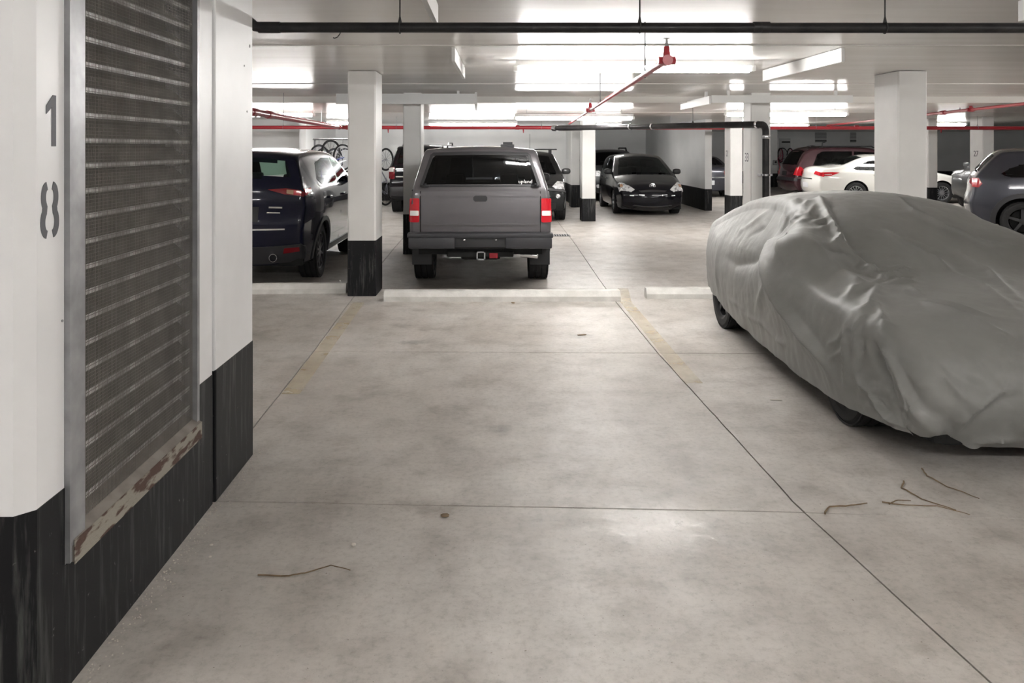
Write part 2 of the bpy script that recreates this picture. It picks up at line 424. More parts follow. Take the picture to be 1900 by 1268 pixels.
for ix in range(len(JX) - 1):
    for iy in range(len(JD) - 1):
        def corner(fx, fd):
            x, d = 0.0, 5.0
            for _ in range(6): x = fx(d); d = fd(x)
            return x, d
        c00, c10 = corner(JX[ix], JD[iy]), corner(JX[ix + 1], JD[iy])
        c01, c11 = corner(JX[ix], JD[iy + 1]), corner(JX[ix + 1], JD[iy + 1])
        g = 0.0045; gt = 0.0055; poly = []
        n = 24
        for k in range(n): x = c00[0] + (c10[0] - c00[0]) * k / n; x = max(x, c00[0] + g); d = JD[iy](x) + gt; poly.append((x, d + jit(x, d)))
        for k in range(n): d = c10[1] + (c11[1] - c10[1]) * k / n; d = max(d, c10[1] + gt); x = JX[ix + 1](d) - g; poly.append((x + jit(x, d), d))
        for k in range(n): x = c11[0] + (c01[0] - c11[0]) * k / n; x = min(x, c11[0] - g); d = JD[iy + 1](x) - gt; poly.append((x, d + jit(x, d)))
        for k in range(n): d = c01[1] + (c00[1] - c01[1]) * k / n; d = min(d, c01[1] - gt); x = JX[ix](d) + g; poly.append((x + jit(x, d), d))
        fl = floor.location
        mb = MB().prism(poly, lambda u, v, k: (u - fl.x, v - fl.y, (-0.06 if k else 0.0) - fl.z))
        mb.build('floor_slab', 'floor', floor)

# ------------------------------------------------------------------ ceiling: boarded soffit strips at slightly different levels
ceiling = MB().box((XMIN, DMIN, CEIL + 0.015), (XMAX, DMAX, CEIL + 0.2)).build('ceiling', 'ceiling'); ceiling['kind'] = 'structure'
lowc = MB().box((XMIN, DROP, FARCEIL + 0.015), (XMAX, DMAX, CEIL + 0.014)).build('ceiling_low', 'ceiling'); lowc['kind'] = 'structure'
cuts = [DMIN, 1.2, 3.3, 5.30, 7.24, 8.62, 11.6, 14.40, 18.2, 22.0, 30.0, DMAX]
for i in range(len(cuts) - 1):
    lift = (0.0, 0.007, 0.002, 0.009, 0.0, 0.006)[i % 6]
    if cuts[i] < DROP - .1: par, lvl = ceiling, CEIL
    else: par, lvl = lowc, FARCEIL
    pl_ = par.location
    MB().box((XMIN - pl_.x, cuts[i] + 0.002 - pl_.y, lvl + lift - pl_.z), (XMAX - pl_.x, cuts[i + 1] - 0.002 - pl_.y, lvl + 0.016 - pl_.z)).build('ceiling_panel', 'ceiling', par)

# ------------------------------------------------------------------ walls
def wall(name, x0, x1, d0, d1, band=0.6, z1=CEIL, m='wall'):
    o = MB().box((x0, d0, 0), (x1, d1, z1)).build(name, m); o['kind'] = 'structure'
    l = o.location; e = 0.004
    if band:
        MB().box((x0 - e - l.x, d0 - e - l.y, 0.0), (x1 + e - l.x, d1 + e - l.y, band)).build('base_band', 'black_band', o)
    return o
wall('wall_front', XMIN, XMAX, DMIN - 0.2, DMIN)
wall('wall_far_left', XMIN - 0.2, XMIN, DMIN, DMAX)
wall('wall_far_right', XMAX, XMAX + 0.2, DMIN, DMAX)
wall('wall_back', XMIN, XMAX, DMAX, DMAX + 0.2)
wall('wall_back_left', XMIN, XP(560, 23.0), 23.0, 23.2)
wall('wall_return_left', XP(560, 23.0), XP(572, 23.0), 22.7, 27.0)
wall('wall_back_centre', XP(572, 23.0), 2.6, 27.0, 27.2)
wall('wall_bay_left', 2.40, 2.60, 24.75, 27.0)
wall('wall_bay_back', 2.6, 5.87, 31.5, 31.7)
wall('wall_bay_right', 5.87, 6.06, 22.7, 31.5)
# panel joint of the centre back wall and vents, doors and openings of the far wall
trim = MB().box((XP(982, 26.99), 26.985, 0.6), (XP(984, 26.99), 26.999, 2.2)).build('trim_1', 'door_grey'); trim['kind'] = 'structure'

# the near wall with the louvre
WX = -1.38
def near_block(d0, d1, z0, z1, ch=True):
    return (d0, d1, z0, z1)
near = MB()
foot = [(WX, 2.475), (WX, 2.635), (WX - 0.45, 2.635), (WX - 0.45, 2.428), (WX - 0.043, 2.428)]
near.prism(foot, lambda u, v, k: (u, v, CEIL if k else 0.0))
near.box((WX - 0.45, 2.635, 0), (WX, 3.82, 0.405)).box((WX - 0.45, 2.635, 2.52), (WX, 3.82, CEIL)).box((WX - 0.45, 3.82, 0), (WX, 4.022, CEIL))
near.box((WX - 0.45, 2.635, 0.405), (WX - 0.25, 3.82, 2.52))
wl = near.build('wall_left', 'near_wall'); wl['kind'] = 'structure'
o = wl.location
col = MB().rbox((WX - 0.47 - o.x, 4.036 - o.y, 0), (WX + 0.012 - o.x, 4.66 - o.y, CEIL), 0.008)
col.build('wall_panel', 'near_wall', wl)
e = 0.003
band = MB().prism([(WX + e, 2.474), (WX + e, 2.634), (WX - 0.40, 2.634), (WX - 0.40, 2.425), (WX - 0.0425, 2.425)], lambda u, v, k: (u - o.x, v - o.y, 0.655 if k else 0.0))
band.box((WX - 0.1 - o.x, 2.6345 - o.y, 0), (WX + e - o.x, 3.82 - o.y, 0.404)).box((WX - 0.1 - o.x, 3.8205 - o.y, 0), (WX + e - o.x, 4.021 - o.y, 0.635))
band.box((WX - 0.1 - o.x, 4.022 - o.y, 0), (WX - 0.01 - o.x, 4.036 - o.y, 0.64))
band.build('base_band', 'black_band', wl)
MB().rbox((WX - 0.40 - o.x, 4.0355 - o.y, 0), (WX + 0.0145 - o.x, 4.663 - o.y, 0.655), 0.008).build('base_band', 'black_band', wl)
# stencilled figures 1 and 8
def ribbon(pts, w, f):
    mb = MB(); n = len(pts)
    P = [Vector((p[0], p[1], 0)) for p in pts]
    for k in (0, 1):
        for i, p in enumerate(P):
            t = (P[min(i + 1, n - 1)] - P[max(i - 1, 0)]).normalized(); q = Vector((-t.y, t.x, 0))
            ww = w[i] if isinstance(w, list) else w
            for sgn in (-1, 1): mb.v.append(f(p.x + q.x * ww * sgn, p.y + q.y * ww * sgn, k))
    for i in range(n - 1):
        a = 2 * i; mb.f.append((a, a + 1, a + 3, a + 2)); b = a + 2 * n; mb.f.append((b, b + 2, b + 3, b + 1))
        mb.f.append((a, a + 2, b + 2, b)); mb.f.append((a + 1, b + 1, b + 3, a + 3))
    mb.f.append((0, 2 * n, 2 * n + 1, 1)); mb.f.append((2 * n - 2, 2 * n - 1, 4 * n - 1, 4 * n - 2))
    return mb
def on_wall(u0, z0): return lambda u, v, k: (WX + (0.0022 if k else -0.002) - o.x, u0 + u - o.y, z0 + v - o.z)
one = [(0.006, -0.080), (0.030, -0.080), (0.030, 0.080), (0.012, 0.080), (-0.026, 0.045), (-0.026, 0.020), (0.006, 0.042)]
MB().prism(one, on_wall(2.553, 1.834)).build('number_one', 'stencil', wl)
for sg in (-1, 1):
    half = []
    for a in np.linspace(80, -52, 14): half.append((sg * (0.010 + 0.026 * math.cos(math.radians(a)) ** 0.8), 0.040 + 0.036 * math.sin(math.radians(a))))
    for a in np.linspace(52, -80, 14): half.append((sg * (0.010 + 0.030 * math.cos(math.radians(a)) ** 0.8), -0.038 + 0.038 * math.sin(math.radians(a))))
    ribbon(half, 0.0128, on_wall(2.548, 1.556)).build('number_eight_half', 'stencil', wl)
# small anchor holes and a cover dot on the white paint
for (dd, zz, rr) in ((2.60, 1.2, 0.004), (4.55, 1.95, 0.006), (4.5, 2.2, 0.005), (4.6, 2.32, 0.009)):
    MB().lathe([(0, 0.0), (rr, 0.0), (rr, 0.004), (0, 0.004)], 8, 'x', (WX + 0.011 - o.x, dd - o.y, zz - o.z)).build('anchor_hole', 'grey_box', wl)

# ------------------------------------------------------------------ louvre vent in the near wall
vent = tag(empty('louver_vent', (WX, 3.23, 0.40)), 'tall dusty grey louvered vent with wire mesh and rusty sill in the near white wall', 'vent')
def vbox(a, b): return MB().box((a[0], a[1] - 3.23, a[2] - 0.40), (b[0], b[1] - 3.23, b[2] - 0.40))
fr = vbox((-0.06, 2.637, 0.41), (0.018, 2.652, 2.518)); fr.box((0.004, 2.652 - 3.23, 0.06), (0.018, 2.735 - 3.23, 2.118)); fr.box((-0.06, 2.72 - 3.23, 0.06), (0.004, 2.735 - 3.23, 2.118))
fr.build('near_jamb', 'galv', vent)
fr = vbox((-0.06, 3.79, 0.43), (0.012, 3.818, 2.518)); fr.build('far_jamb', 'galv', vent)
vbox((-0.06, 2.735, 2.48), (0.012, 3.79, 2.518)).build('head', 'galv', vent)
sill = MB().prism([(-0.09, 0.135), (0.022, 0.075), (0.022, 0.004), (0.006, 0.004), (0.006, 0.055), (-0.09, 0.11)], lambda u, v, k: (u, (3.812 if k else 2.66) - 3.23, v))
sill.build('sill', 'sill_dust', vent)
MB().box((0.0225, 2.655 - 3.23, -0.002), (0.0245, 3.816 - 3.23, 0.074)).build('sill_face', 'rust', vent)
vbox((-0.14, 2.735, 0.43), (-0.135, 3.79, 2.5)).build('back_panel', 'dusty_metal', vent)
pitch = 0.0875
slat0 = lip0 = None
for k in range(23):
    z = 0.545 + pitch * k - 0.40
    if slat0 is None:
        s = MB().prism([(-0.030, 0.0), (-0.027, 0.0), (-0.105, 0.072), (-0.108, 0.072)], lambda u, v, kk: (u, (3.789 if kk else 2.736) - 3.23, v))
        slat0 = s.build('slat', 'dusty_metal', vent); slat0.location.z = z
        lip0 = MB().box((-0.0265, 2.737 - 3.23, -0.004), (-0.0235, 3.788 - 3.23, 0.014)).build('slat_lip', 'slat_lip', slat0)
    else:
        c = slat0.copy(); COL.objects.link(c); c.location.z = z
        l = lip0.copy(); COL.objects.link(l); l.parent = c
wm = MB()
def wire(a, b, r):
    a, b = Vector(a), Vector(b); t = (b - a).normalized(); u = t.orthogonal().normalized() * r; w = t.cross(u)
    i = len(wm.v)
    for p in (a, b):
        for q in (u, -0.5 * u + 0.87 * w, -0.5 * u - 0.87 * w): wm.v.append(tuple(p + q))
    for j in range(3): wm.f.append((i + j, i + (j + 1) % 3, i + 3 + (j + 1) % 3, i + 3 + j))
for k in range(106): y = 2.738 + k * 0.01 - 3.23; wire((-0.012, y, 0.09), (-0.012, y, 2.1), 0.0013)
for k in range(160): z = 0.095 + k * 0.0125; wire((-0.014, 2.736 - 3.23, z), (-0.014, 3.79 - 3.23, z), 0.0013)
wm.build('wire_mesh', 'wire', vent, kind='stuff')

# ------------------------------------------------------------------ pillars
def pillar(x0, x1, d0, d1, label, band=0.655, number=None, nz=1.5, group=None):
    t = tag(empty('pillar', ((x0 + x1) / 2, (d0 + d1) / 2, 0)), label, 'pillar', group)
    hx, hy, c = (x1 - x0) / 2, (d1 - d0) / 2, 0.018
    def oct_(e):
        a, b = hx + e, hy + e
        return [(-a + c, -b), (a - c, -b), (a, -b + c), (a, b - c), (a - c, b), (-a + c, b), (-a, b - c), (-a, -b + c)]
    MB().prism(oct_(0), lambda u, v, k: (u, v, CEIL if k else band)).build('shaft', 'pillar', t)
    MB().prism(oct_(0.003), lambda u, v, k: (u, v, band if k else 0.0)).build('base_band', 'black_band', t)
    if number:
        # the figures stand on the face towards the bay: reading direction runs towards -Y, facing -X
        M = Matrix(((0, 0, -1, -hx - 0.001), (-1, 0, 0, 0), (0, 1, 0, nz), (0, 0, 0, 1)))
        text_mesh('number', number, 0.21, 'stencil', t, M)
    return t
pillar(XP(645, 9.64), XP(697, 9.64), 9.64, 10.2, 'white pillar with black base between the navy SUV and the pickup truck')
pillar(XP(1666, 9.64), XP(1721, 9.64), 9.64, 10.25, 'thick white pillar standing behind the covered car')
pillar(XP(748, 13.43), XP(781, 13.43), 13.43, 14.0, 'white pillar with black base beside the front of the pickup truck')
pillar(XP(1393, 13.43), XP(1430, 13.43), 13.43, 13.85, 'white pillar with black drain pipe running down it', number='33', nz=1.58)
pillar(XP(1080, 19.4), XP(1105, 19.4), 19.4, 19.9, 'white pillar with black base between the small SUV and black hatchback', band=0.54)
pillar(XP(1060, 24.0), XP(1076, 24.0), 24.0, 24.7, 'white pillar with black base at the end of the bay wall')
pillar(XP(1355, 19.56), XP(1378, 19.56), 19.56, 20.05, 'white numbered pillar with black base next to the hatchback bay wall', band=0.6, number='21', nz=1.60)
pillar(XP(1823, 20.45), XP(1845, 20.45), 20.45, 21.0, 'white pillar numbered 27 behind the slate grey SUV', number='27', nz=1.59)
pillar(XP(1723, 22.4), XP(1740, 22.4), 22.4, 22.9, 'slim white pillar beside the front of the white sedan')
pillar(XP(1429, 36.4), XP(1443, 36.4), 36.4, 37.0, 'far white pillar with a small dark box beside the pink bicycles', band=0.6)
pillar(XP(714, 21.0), XP(719, 21.0), 25.2, 25.6, 'slim far white pillar beside the hanging bicycles', band=0.6)

# ------------------------------------------------------------------ fluorescent battens
def batten(xc, d, L, ztop, label, along='x', rods=True, tubes=2, shade=False, group='ceiling batten lights'):
    t = tag(empty('batten_light', (xc, d, ztop - 0.105), 0 if along == 'x' else PI / 2), label, 'light fixture', group)
    h = L / 2
    MB().prism([(-0.045, 0.045), (0.045, 0.045), (0.055, 0.105), (-0.055, 0.105)], lambda u, v, k: ((h if k else -h), u, v)).build('housing', 'lamp_white', t)
    seg = (L - 0.06) / tubes
    for i in range(tubes):
        a = -h + 0.03 + seg * i
        MB().tube([(a + 0.01, 0, 0.012), (a + seg - 0.01, 0, 0.012)], 0.036, 12).build('tube', 'tube', t, smooth=True)
    for sgn in (-1, 1):
        MB().rbox((sgn * h - 0.025, -0.035, -0.008), (sgn * h + 0.025, 0.035, 0.05), 0.006).build('end_cap', 'lamp_white', t)
    if rods:
        for sgn in (-1, 1): MB().tube([(sgn * h * 0.8, 0, 0.10), (sgn * h * 0.8, 0, CEIL - ztop + 0.115)], 0.005, 6).build('hanger_rod', 'galv', t)
    return t
def batten_px(p0, p1, py, d, label, **k):
    x0, x1 = XP(p0, d), XP(p1, d)
    return batten((x0 + x1) / 2, d, x1 - x0, ZP(py, d) + 0.085, label, **k)
batten(XP(1177, 8.44), 8.44, 2.44, CEIL, 'large lit double batten light on the ceiling behind the red sprinkler pipe', rods=False)
batten_px(955, 1175, 219, 16.9, 'lit batten light hanging over the pickup end of the drive lane')
batten_px(795, 960, 231, 22.5, 'lit batten light hanging above the far end of the pickup canopy')
batten_px(440, 582, 213, 16.9, 'lit batten light hanging above the navy SUV')
batten_px(605, 690, 228, 22.0, 'lit batten light hanging above the hanging bicycles', tubes=1)
batten_px(1346, 1572, 212, 16.4, 'long lit batten light hanging behind the pillar with the drain pipe')
batten_px(1356, 1500, 233, 25.8, 'far lit batten light above the maroon minivan')
batten_px(1641, 1792, 231, 24.5, 'lit batten light above the white sedan nose')
batten_px(1079, 1153, 232, 25.0, 'short lit batten light above the bay of the black hatchback', tubes=1)
for (x, d, pos, lab) in ((1.5, 0.0, 'behind', 'lit batten light over the drive side of the empty bay'), (-5.0, 0.0, 'behind_left', 'lit batten light on the other side of the louvered wall'),
                         (7.2, 0.0, 'behind_right', 'lit batten light before the nose of the covered car'), (-6.9, 8.44, 'left', 'lit batten light on the ceiling behind the louvered wall'),
                         (8.2, 8.44, 'right', 'lit batten light beyond the covered car'), (13.0, 12.0, 'far_right', 'lit batten light above the nose of the slate grey SUV')):
    t = batten(x, d, 2.44, CEIL, lab, rods=False)
    t.name = 'batten_light_%s_offscreen' % pos
    for k, c in enumerate([c for c in t.children if c.name.startswith('tube')]): c.name = 'tube_%s_%s_offscreen' % (pos, ('one', 'two')[k])

# ------------------------------------------------------------------ white ceiling baffle boards
def board(x0, d0, x1, d1, zt, zb, label, th=0.03):
    a, b = Vector((x0, d0, 0)), Vector((x1, d1, 0)); t = (b - a).normalized(); q = Vector((-t.y, t.x, 0)) * th / 2
    c = (a + b) / 2
    r = tag(empty('ceiling_baffle', (c.x, c.y, zb)), label, 'baffle', None)
    mb = MB(); P = [a + q - c, a - q - c, b - q - c, b + q - c]
    mb.prism([(p.x, p.y) for p in P], lambda u, v, k: (u, v, zt - zb if k else 0.0)); mb.build('board', 'lamp_white', r)
    for f in (0.12, 0.88):
        p = a.lerp(b, f) - c
        if CEIL - zt > 0.004: MB().box((p.x - 0.02, p.y - 0.02, zt - zb), (p.x + 0.02, p.y + 0.02, CEIL - zb)).build('bracket', 'lamp_white', r)
    return r
board(-0.355, 7.3, -0.33, 9.2, CEIL - 0.005, CEIL - 0.13, 'white baffle board under the ceiling left of the large lit batten')
board(3.14, 7.35, 3.14, 9.5, CEIL - 0.005, CEIL - 0.13, 'white baffle board under the ceiling right of the large lit batten')
board(-0.36, 3.2, -0.36, 5.15, CEIL - 0.005, CEIL - 0.13, 'white baffle board in front of the long black pipe, by its first hanger')
board(3.22, 3.2, 3.22, 5.0, CEIL - 0.005, CEIL - 0.13, 'white baffle board in front of the long black pipe, above the covered car')
board(XP(624, 13.0), 13.0, XP(881, 13.0), 13.0, ZP(174, 13.0), ZP(193, 13.0), 'wide white baffle board above the pillar beside the pickup')
board(XP(881, 13.0) + 0.016, 13.02, XP(881, 13.0) - 0.02, 15.2, ZP(176, 13.0), ZP(194, 13.0), 'white baffle board running back from the wide board above the pickup')
board(XP(1320, 12.9), 12.9, XP(1582, 12.9), 12.9, ZP(177, 12.9), ZP(191, 12.9), 'wide white baffle board above the pillar with the drain pipe')
board(XP(1320, 12.9) - 0.016, 12.92, XP(1320, 12.9) - 0.016, 14.9, ZP(178, 12.9), ZP(193, 12.9), 'white baffle board running back from the wide board by the drain pipe')

# ------------------------------------------------------------------ pipes
def pipe_thing(name, label, path, r, m, n=16):
    p0 = Vector(path[0]); t = tag(empty(name, tuple(p0)), label, 'pipe')
    MB().tube([Vector(p) - p0 for p in path], r, n).build('pipe', m, t, smooth=True, angle=50)
    return t, p0
def collar(t, p0, p, ax, r, w, m):
    p = Vector(p) - p0; ax = Vector(ax).normalized()
    MB().tube([p - ax * w / 2, p - ax * w * 0.46, p + ax * w * 0.46, p + ax * w / 2], [r * 0.97, r, r, r * 0.97], 16).build('coupling', m, t, smooth=True)
def hanger(t, p0, p, r, m='cable', spread=0.012):
    p = Vector(p) - p0; top = CEIL - p0.z
    MB().tube([(p.x, p.y, p.z + r), (p.x, p.y, p.z + r + 0.035)], [spread, 0.005], 8).tube([(p.x, p.y, p.z + r + 0.03), (p.x, p.y, top)], 0.0045, 6).build('hanger_rod', m, t)
    MB().torus((p.x, p.y, p.z), r + 0.003, 0.004, 18, 5, 'x').build('clamp_ring', m, t)
# long black drain pipe across the near ceiling
zb = 2.47
db = (zb - EYE) * F / (274 - 51)
path = [(XP(436, db), db, zb + 0.105), (XP(452, db), db, zb + 0.062), (XP(466, db), db, zb + 0.026), (XP(474, db), db, zb + 0.006), (XP(488, db), db, zb), (3.7, db, zb - 0.004), (5.6, db, zb - 0.006)]
t, p0 = pipe_thing('drain_pipe', 'long black drain pipe hung across the ceiling of the near bay', path, 0.031, 'pipe_black')
for px in (500, 1405, 1420): collar(t, p0, (XP(px, db), db, zb), (1, 0, 0), 0.0345, 0.13 if px == 500 else 0.05, 'pipe_black')
for px in (742, 1187, 1642): hanger(t, p0, (XP(px, db), db, zb - 0.002), 0.031)
# black drain pipe that drops beside the numbered pillar
A = Vector((XP(1030, 18.8), 18.8, ZP(238, 18.8))); B = Vector((XP(1413, 13.25), 13.25, ZP(231, 13.25)))
ax = (B - A).normalized()
dn = Vector((XP(1421, 13.33), 13.33, 0))
path = [A, A.lerp(B, 0.985)]
for k in range(1, 7):
    a = k / 7 * PI / 2
    path.append(B + Vector(((dn.x - B.x) * math.sin(a), (dn.y - B.y) * math.sin(a), -0.12 * (1 - math.cos(a)))))
path += [(dn.x, dn.y, B.z - 0.14), (dn.x, dn.y, 0.0)]
t, p0 = pipe_thing('drain_pipe', 'black drain pipe sloping to the pillar and dropping down its face to the floor', path, 0.056, 'pipe_black', 18)
for f in (0.0, 0.45, 0.56): collar(t, p0, A.lerp(B, f), ax, 0.066, 0.16 if f == 0 else 0.03, 'pipe_steel')
collar(t, p0, A.lerp(B, 0.1), ax, 0.062, 0.9, 'pipe_black')
collar(t, p0, A.lerp(B, 0.985), ax, 0.064, 0.03, 'chrome')
for zz in (B.z - 0.2, 0.62): collar(t, p0, (dn.x, dn.y, zz), (0, 0, 1), 0.064, 0.06, 'pipe_steel')
collar(t, p0, (dn.x, dn.y, ZP(325, 13.3)), (0, 0, 1), 0.066, 0.035, 'chrome')
MB().box((dn.x - 0.12 - p0.x, dn.y + 0.035 - p0.y, ZP(327, 13.3) - p0.z), (dn.x + 0.12 - p0.x, dn.y + 0.06 - p0.y, ZP(323, 13.3) - p0.z)).build('clamp_bar', 'chrome', t)
for f in (0.26, 0.74): hanger(t, p0, A.lerp(B, f), 0.056, spread=0.02)
# red sprinkler pipes
def sprinkler_fitting(t, p0, p, r):
    p = Vector(p) - p0
    mb = MB().tube([p + Vector((0, -r * 1.6, 0)), p + Vector((0, r * 1.6, 0))], r * 1.55, 10).tube([p, p + Vector((0, 0, r * 4.0))], [r * 1.2, r * 0.8], 8).tube([p + Vector((-r * 2.4, 0, 0)), p + Vector((r * 2.4, 0, 0))], r * 1.1, 8)
    mb.build('tee_fitting', 'pipe_red', t, smooth=True)
    MB().tube([p + Vector((0, 0, r * 4)), p + Vector((0, 0, r * 6.3))], [r * 0.5, r * 0.3], 6).lathe([(0, r * 6.2), (r * 1.1, r * 6.2), (r * 1.1, r * 6.4), (0, r * 6.4)], 8, 'z', tuple(p)).build('sprinkler_head', 'pipe_steel', t)
A, B = Vector((XP(1237, 4.9), 4.9, ZP(112, 4.9))), Vector((XP(1056, 18.6), 18.6, ZP(233, 18.6) + .035))
t, p0 = pipe_thing('sprinkler_pipe', 'thin red sprinkler branch pipe running back under the large lit batten', [A, B], 0.021, 'pipe_red', 12)
sprinkler_fitting(t, p0, A, 0.021); sprinkler_fitting(t, p0, A.lerp(B, 0.487), 0.025)
for f in (0.07, 0.36): hanger(t, p0, A.lerp(B, f), 0.021, spread=0.008)
zr, dr = 2.25, 20.3
t, p0 = pipe_thing('sprinkler_pipe', 'long red sprinkler main crossing the whole garage below the ceiling', [(-6.4, dr, zr), (16.5, dr, zr - 0.02)], 0.045, 'pipe_red')
for x in (-3.6, -1.9, 0.6, 3.6, 9.0): collar(t, p0, (x, dr, zr), (1, 0, 0), 0.056, 0.1, 'pipe_red')
for x in (-5.2, -2.4, 1.2, 4.4, 8.0, 12.0): hanger(t, p0, (x, dr, zr), 0.045, 'galv')
for x in (0.75, -2.6, 11.1): MB().tube([(x - p0.x, dr - p0.y, zr - 0.04 - p0.z), (x - p0.x, dr - p0.y, zr - 0.14 - p0.z)], [0.02, 0.008], 8).build('drain_plug', 'pipe_red', t)
A, B = Vector((XP(440, 10.6), 10.6, ZP(203, 10.6))), Vector((XP(632, 20.2), 20.2, zr))
t, p0 = pipe_thing('sprinkler_pipe', 'thick red sprinkler feed pipe running above the navy SUV', [A, B], 0.05, 'pipe_red')
for f in (0.09, 0.19, 0.97): collar(t, p0, A.lerp(B, f), B - A, 0.062, 0.28, 'pipe_red')
for f in (0.3, 0.7): hanger(t, p0, A.lerp(B, f), 0.05, 'galv')
A, B = Vector((XP(1960, 12.4), 12.4, ZP(186, 12.4))), Vector((XP(1535, 27.0), 27.0, ZP(233, 27.0)))
t, p0 = pipe_thing('sprinkler_pipe', 'thin red sprinkler branch pipe above the slate grey SUV', [A, B], 0.028, 'pipe_red', 12)
sprinkler_fitting(t, p0, A.lerp(B, 0.215), 0.03)
collar(t, p0, A.lerp(B, 0.31), B - A, 0.045, 0.2, 'pipe_red')
for f in (0.25, 0.6): hanger(t, p0, A.lerp(B, f), 0.028, 'galv')
A2, B2 = Vector((XP(1800, 15.2), 15.2, ZP(213, 15.2))), Vector((XP(1535, 27.4), 27.4, ZP(234, 27.4)))
# loose end of wire hanging from the ceiling
MBw = MB().tube([at(632, 60, 6.2), at(630, 64, 6.2), at(626, 69, 6.2), at(621, 71, 6.2), at(618, 70, 6.2)], 0.004, 6)
MBw.tube([at(632, 60, 6.2), (at(632, 60, 6.2)[0], 6.2, CEIL)], 0.004, 6)
tag(MBw.build('wire_end', 'cable'), 'loose bent wire end hanging from the ceiling behind the black pipe', 'wire')

# ------------------------------------------------------------------ wheel stops, drain grate, painted lines
def wheel_stop(x0, x1, d, rz, label):
    L = x1 - x0
    sec = [(-0.085, 0), (-0.085, 0.055), (-0.05, 0.115), (0.05, 0.115), (0.085, 0.055), (0.085, 0)]
    bm = bmesh.new()
    k = 40; rings = []
    for i in range(k + 1):
        x = -L / 2 + L * i / k; rings.append([bm.verts.new((x, u + 0.003 * noise.noise(Vector((x * 7, u * 30, d))), v * (1 + 0.03 * noise.noise(Vector((x * 9, u * 20, 2.0 + d)))))) for u, v in sec])
    for i in range(k):
        for j in range(6): bm.faces.new((rings[i][j], rings[i + 1][j], rings[i + 1][(j + 1) % 6], rings[i][(j + 1) % 6]))
    bm.faces.new(rings[0]); bm.faces.new(rings[-1][::-1])
    bmesh.ops.recalc_face_normals(bm, faces=bm.faces[:])
    me = bpy.data.meshes.new('wheel_stop'); bm.to_mesh(me); bm.free(); me.materials.append(MAT['concrete_stop'])
    ob = bpy.data.objects.new('wheel_stop', me); COL.objects.link(ob)
    ob.location = ((x0 + x1) / 2, d + 0.085, 0.0); ob.rotation_euler = (0, 0, rz)
    return tag(ob, label, 'wheel stop')
d1 = D(560)
wheel_stop(XP(712, d1), XP(1152, d1), d1, 0.006, 'long pale concrete wheel stop behind the pickup truck')
d2 = D(546)
wheel_stop(XP(640, d2) - 2.3, XP(640, d2), d2 - 0.02, 0.055, 'pale concrete wheel stop behind the navy SUV')
d3 = D(555)
wheel_stop(XP(1200, d3), XP(1200, d3) + 2.3, d3, 0.0, 'pale concrete wheel stop under the tail of the covered car')
def floor_line(pts, w, label):
    mb = MB(); n = len(pts)
    for x, d in pts: mb.v += [(x, d, 0.002), (x + w, d, 0.002)]
    for i in range(n - 1):
        a = 2 * i; mb.f.append((a, a + 1, a + 3, a + 2))
    tag(mb.build('parking_line', 'yellow_line'), label, 'painted line')
def gp(px, py): d = D(py); return (XP(px, d), d)
floor_line([gp(655, 562), gp(600, 632), gp(522, 732)], 0.13, 'faded yellow parking line beside the joint near the louvered wall')
floor_line([gp(1146, 535), gp(1150, 560), gp(1225, 655), gp(1272, 712)], 0.13, 'faded yellow parking line beside the joint near the covered car')
dg = D(437)
gr = tag(empty('drain_grate', (XP(1037, dg), dg, 0)), 'dark slotted floor drain grate in the drive lane behind the pickup', 'drain')
MB().box((-0.22, -0.17, 0.0), (0.22, 0.17, 0.003)).build('pit', 'under', gr)
for k in range(9): MB().box((-0.215 + k * 0.05, -0.165, 0.003), (-0.19 + k * 0.05, 0.165, 0.008)).build('bar', 'galv', gr)

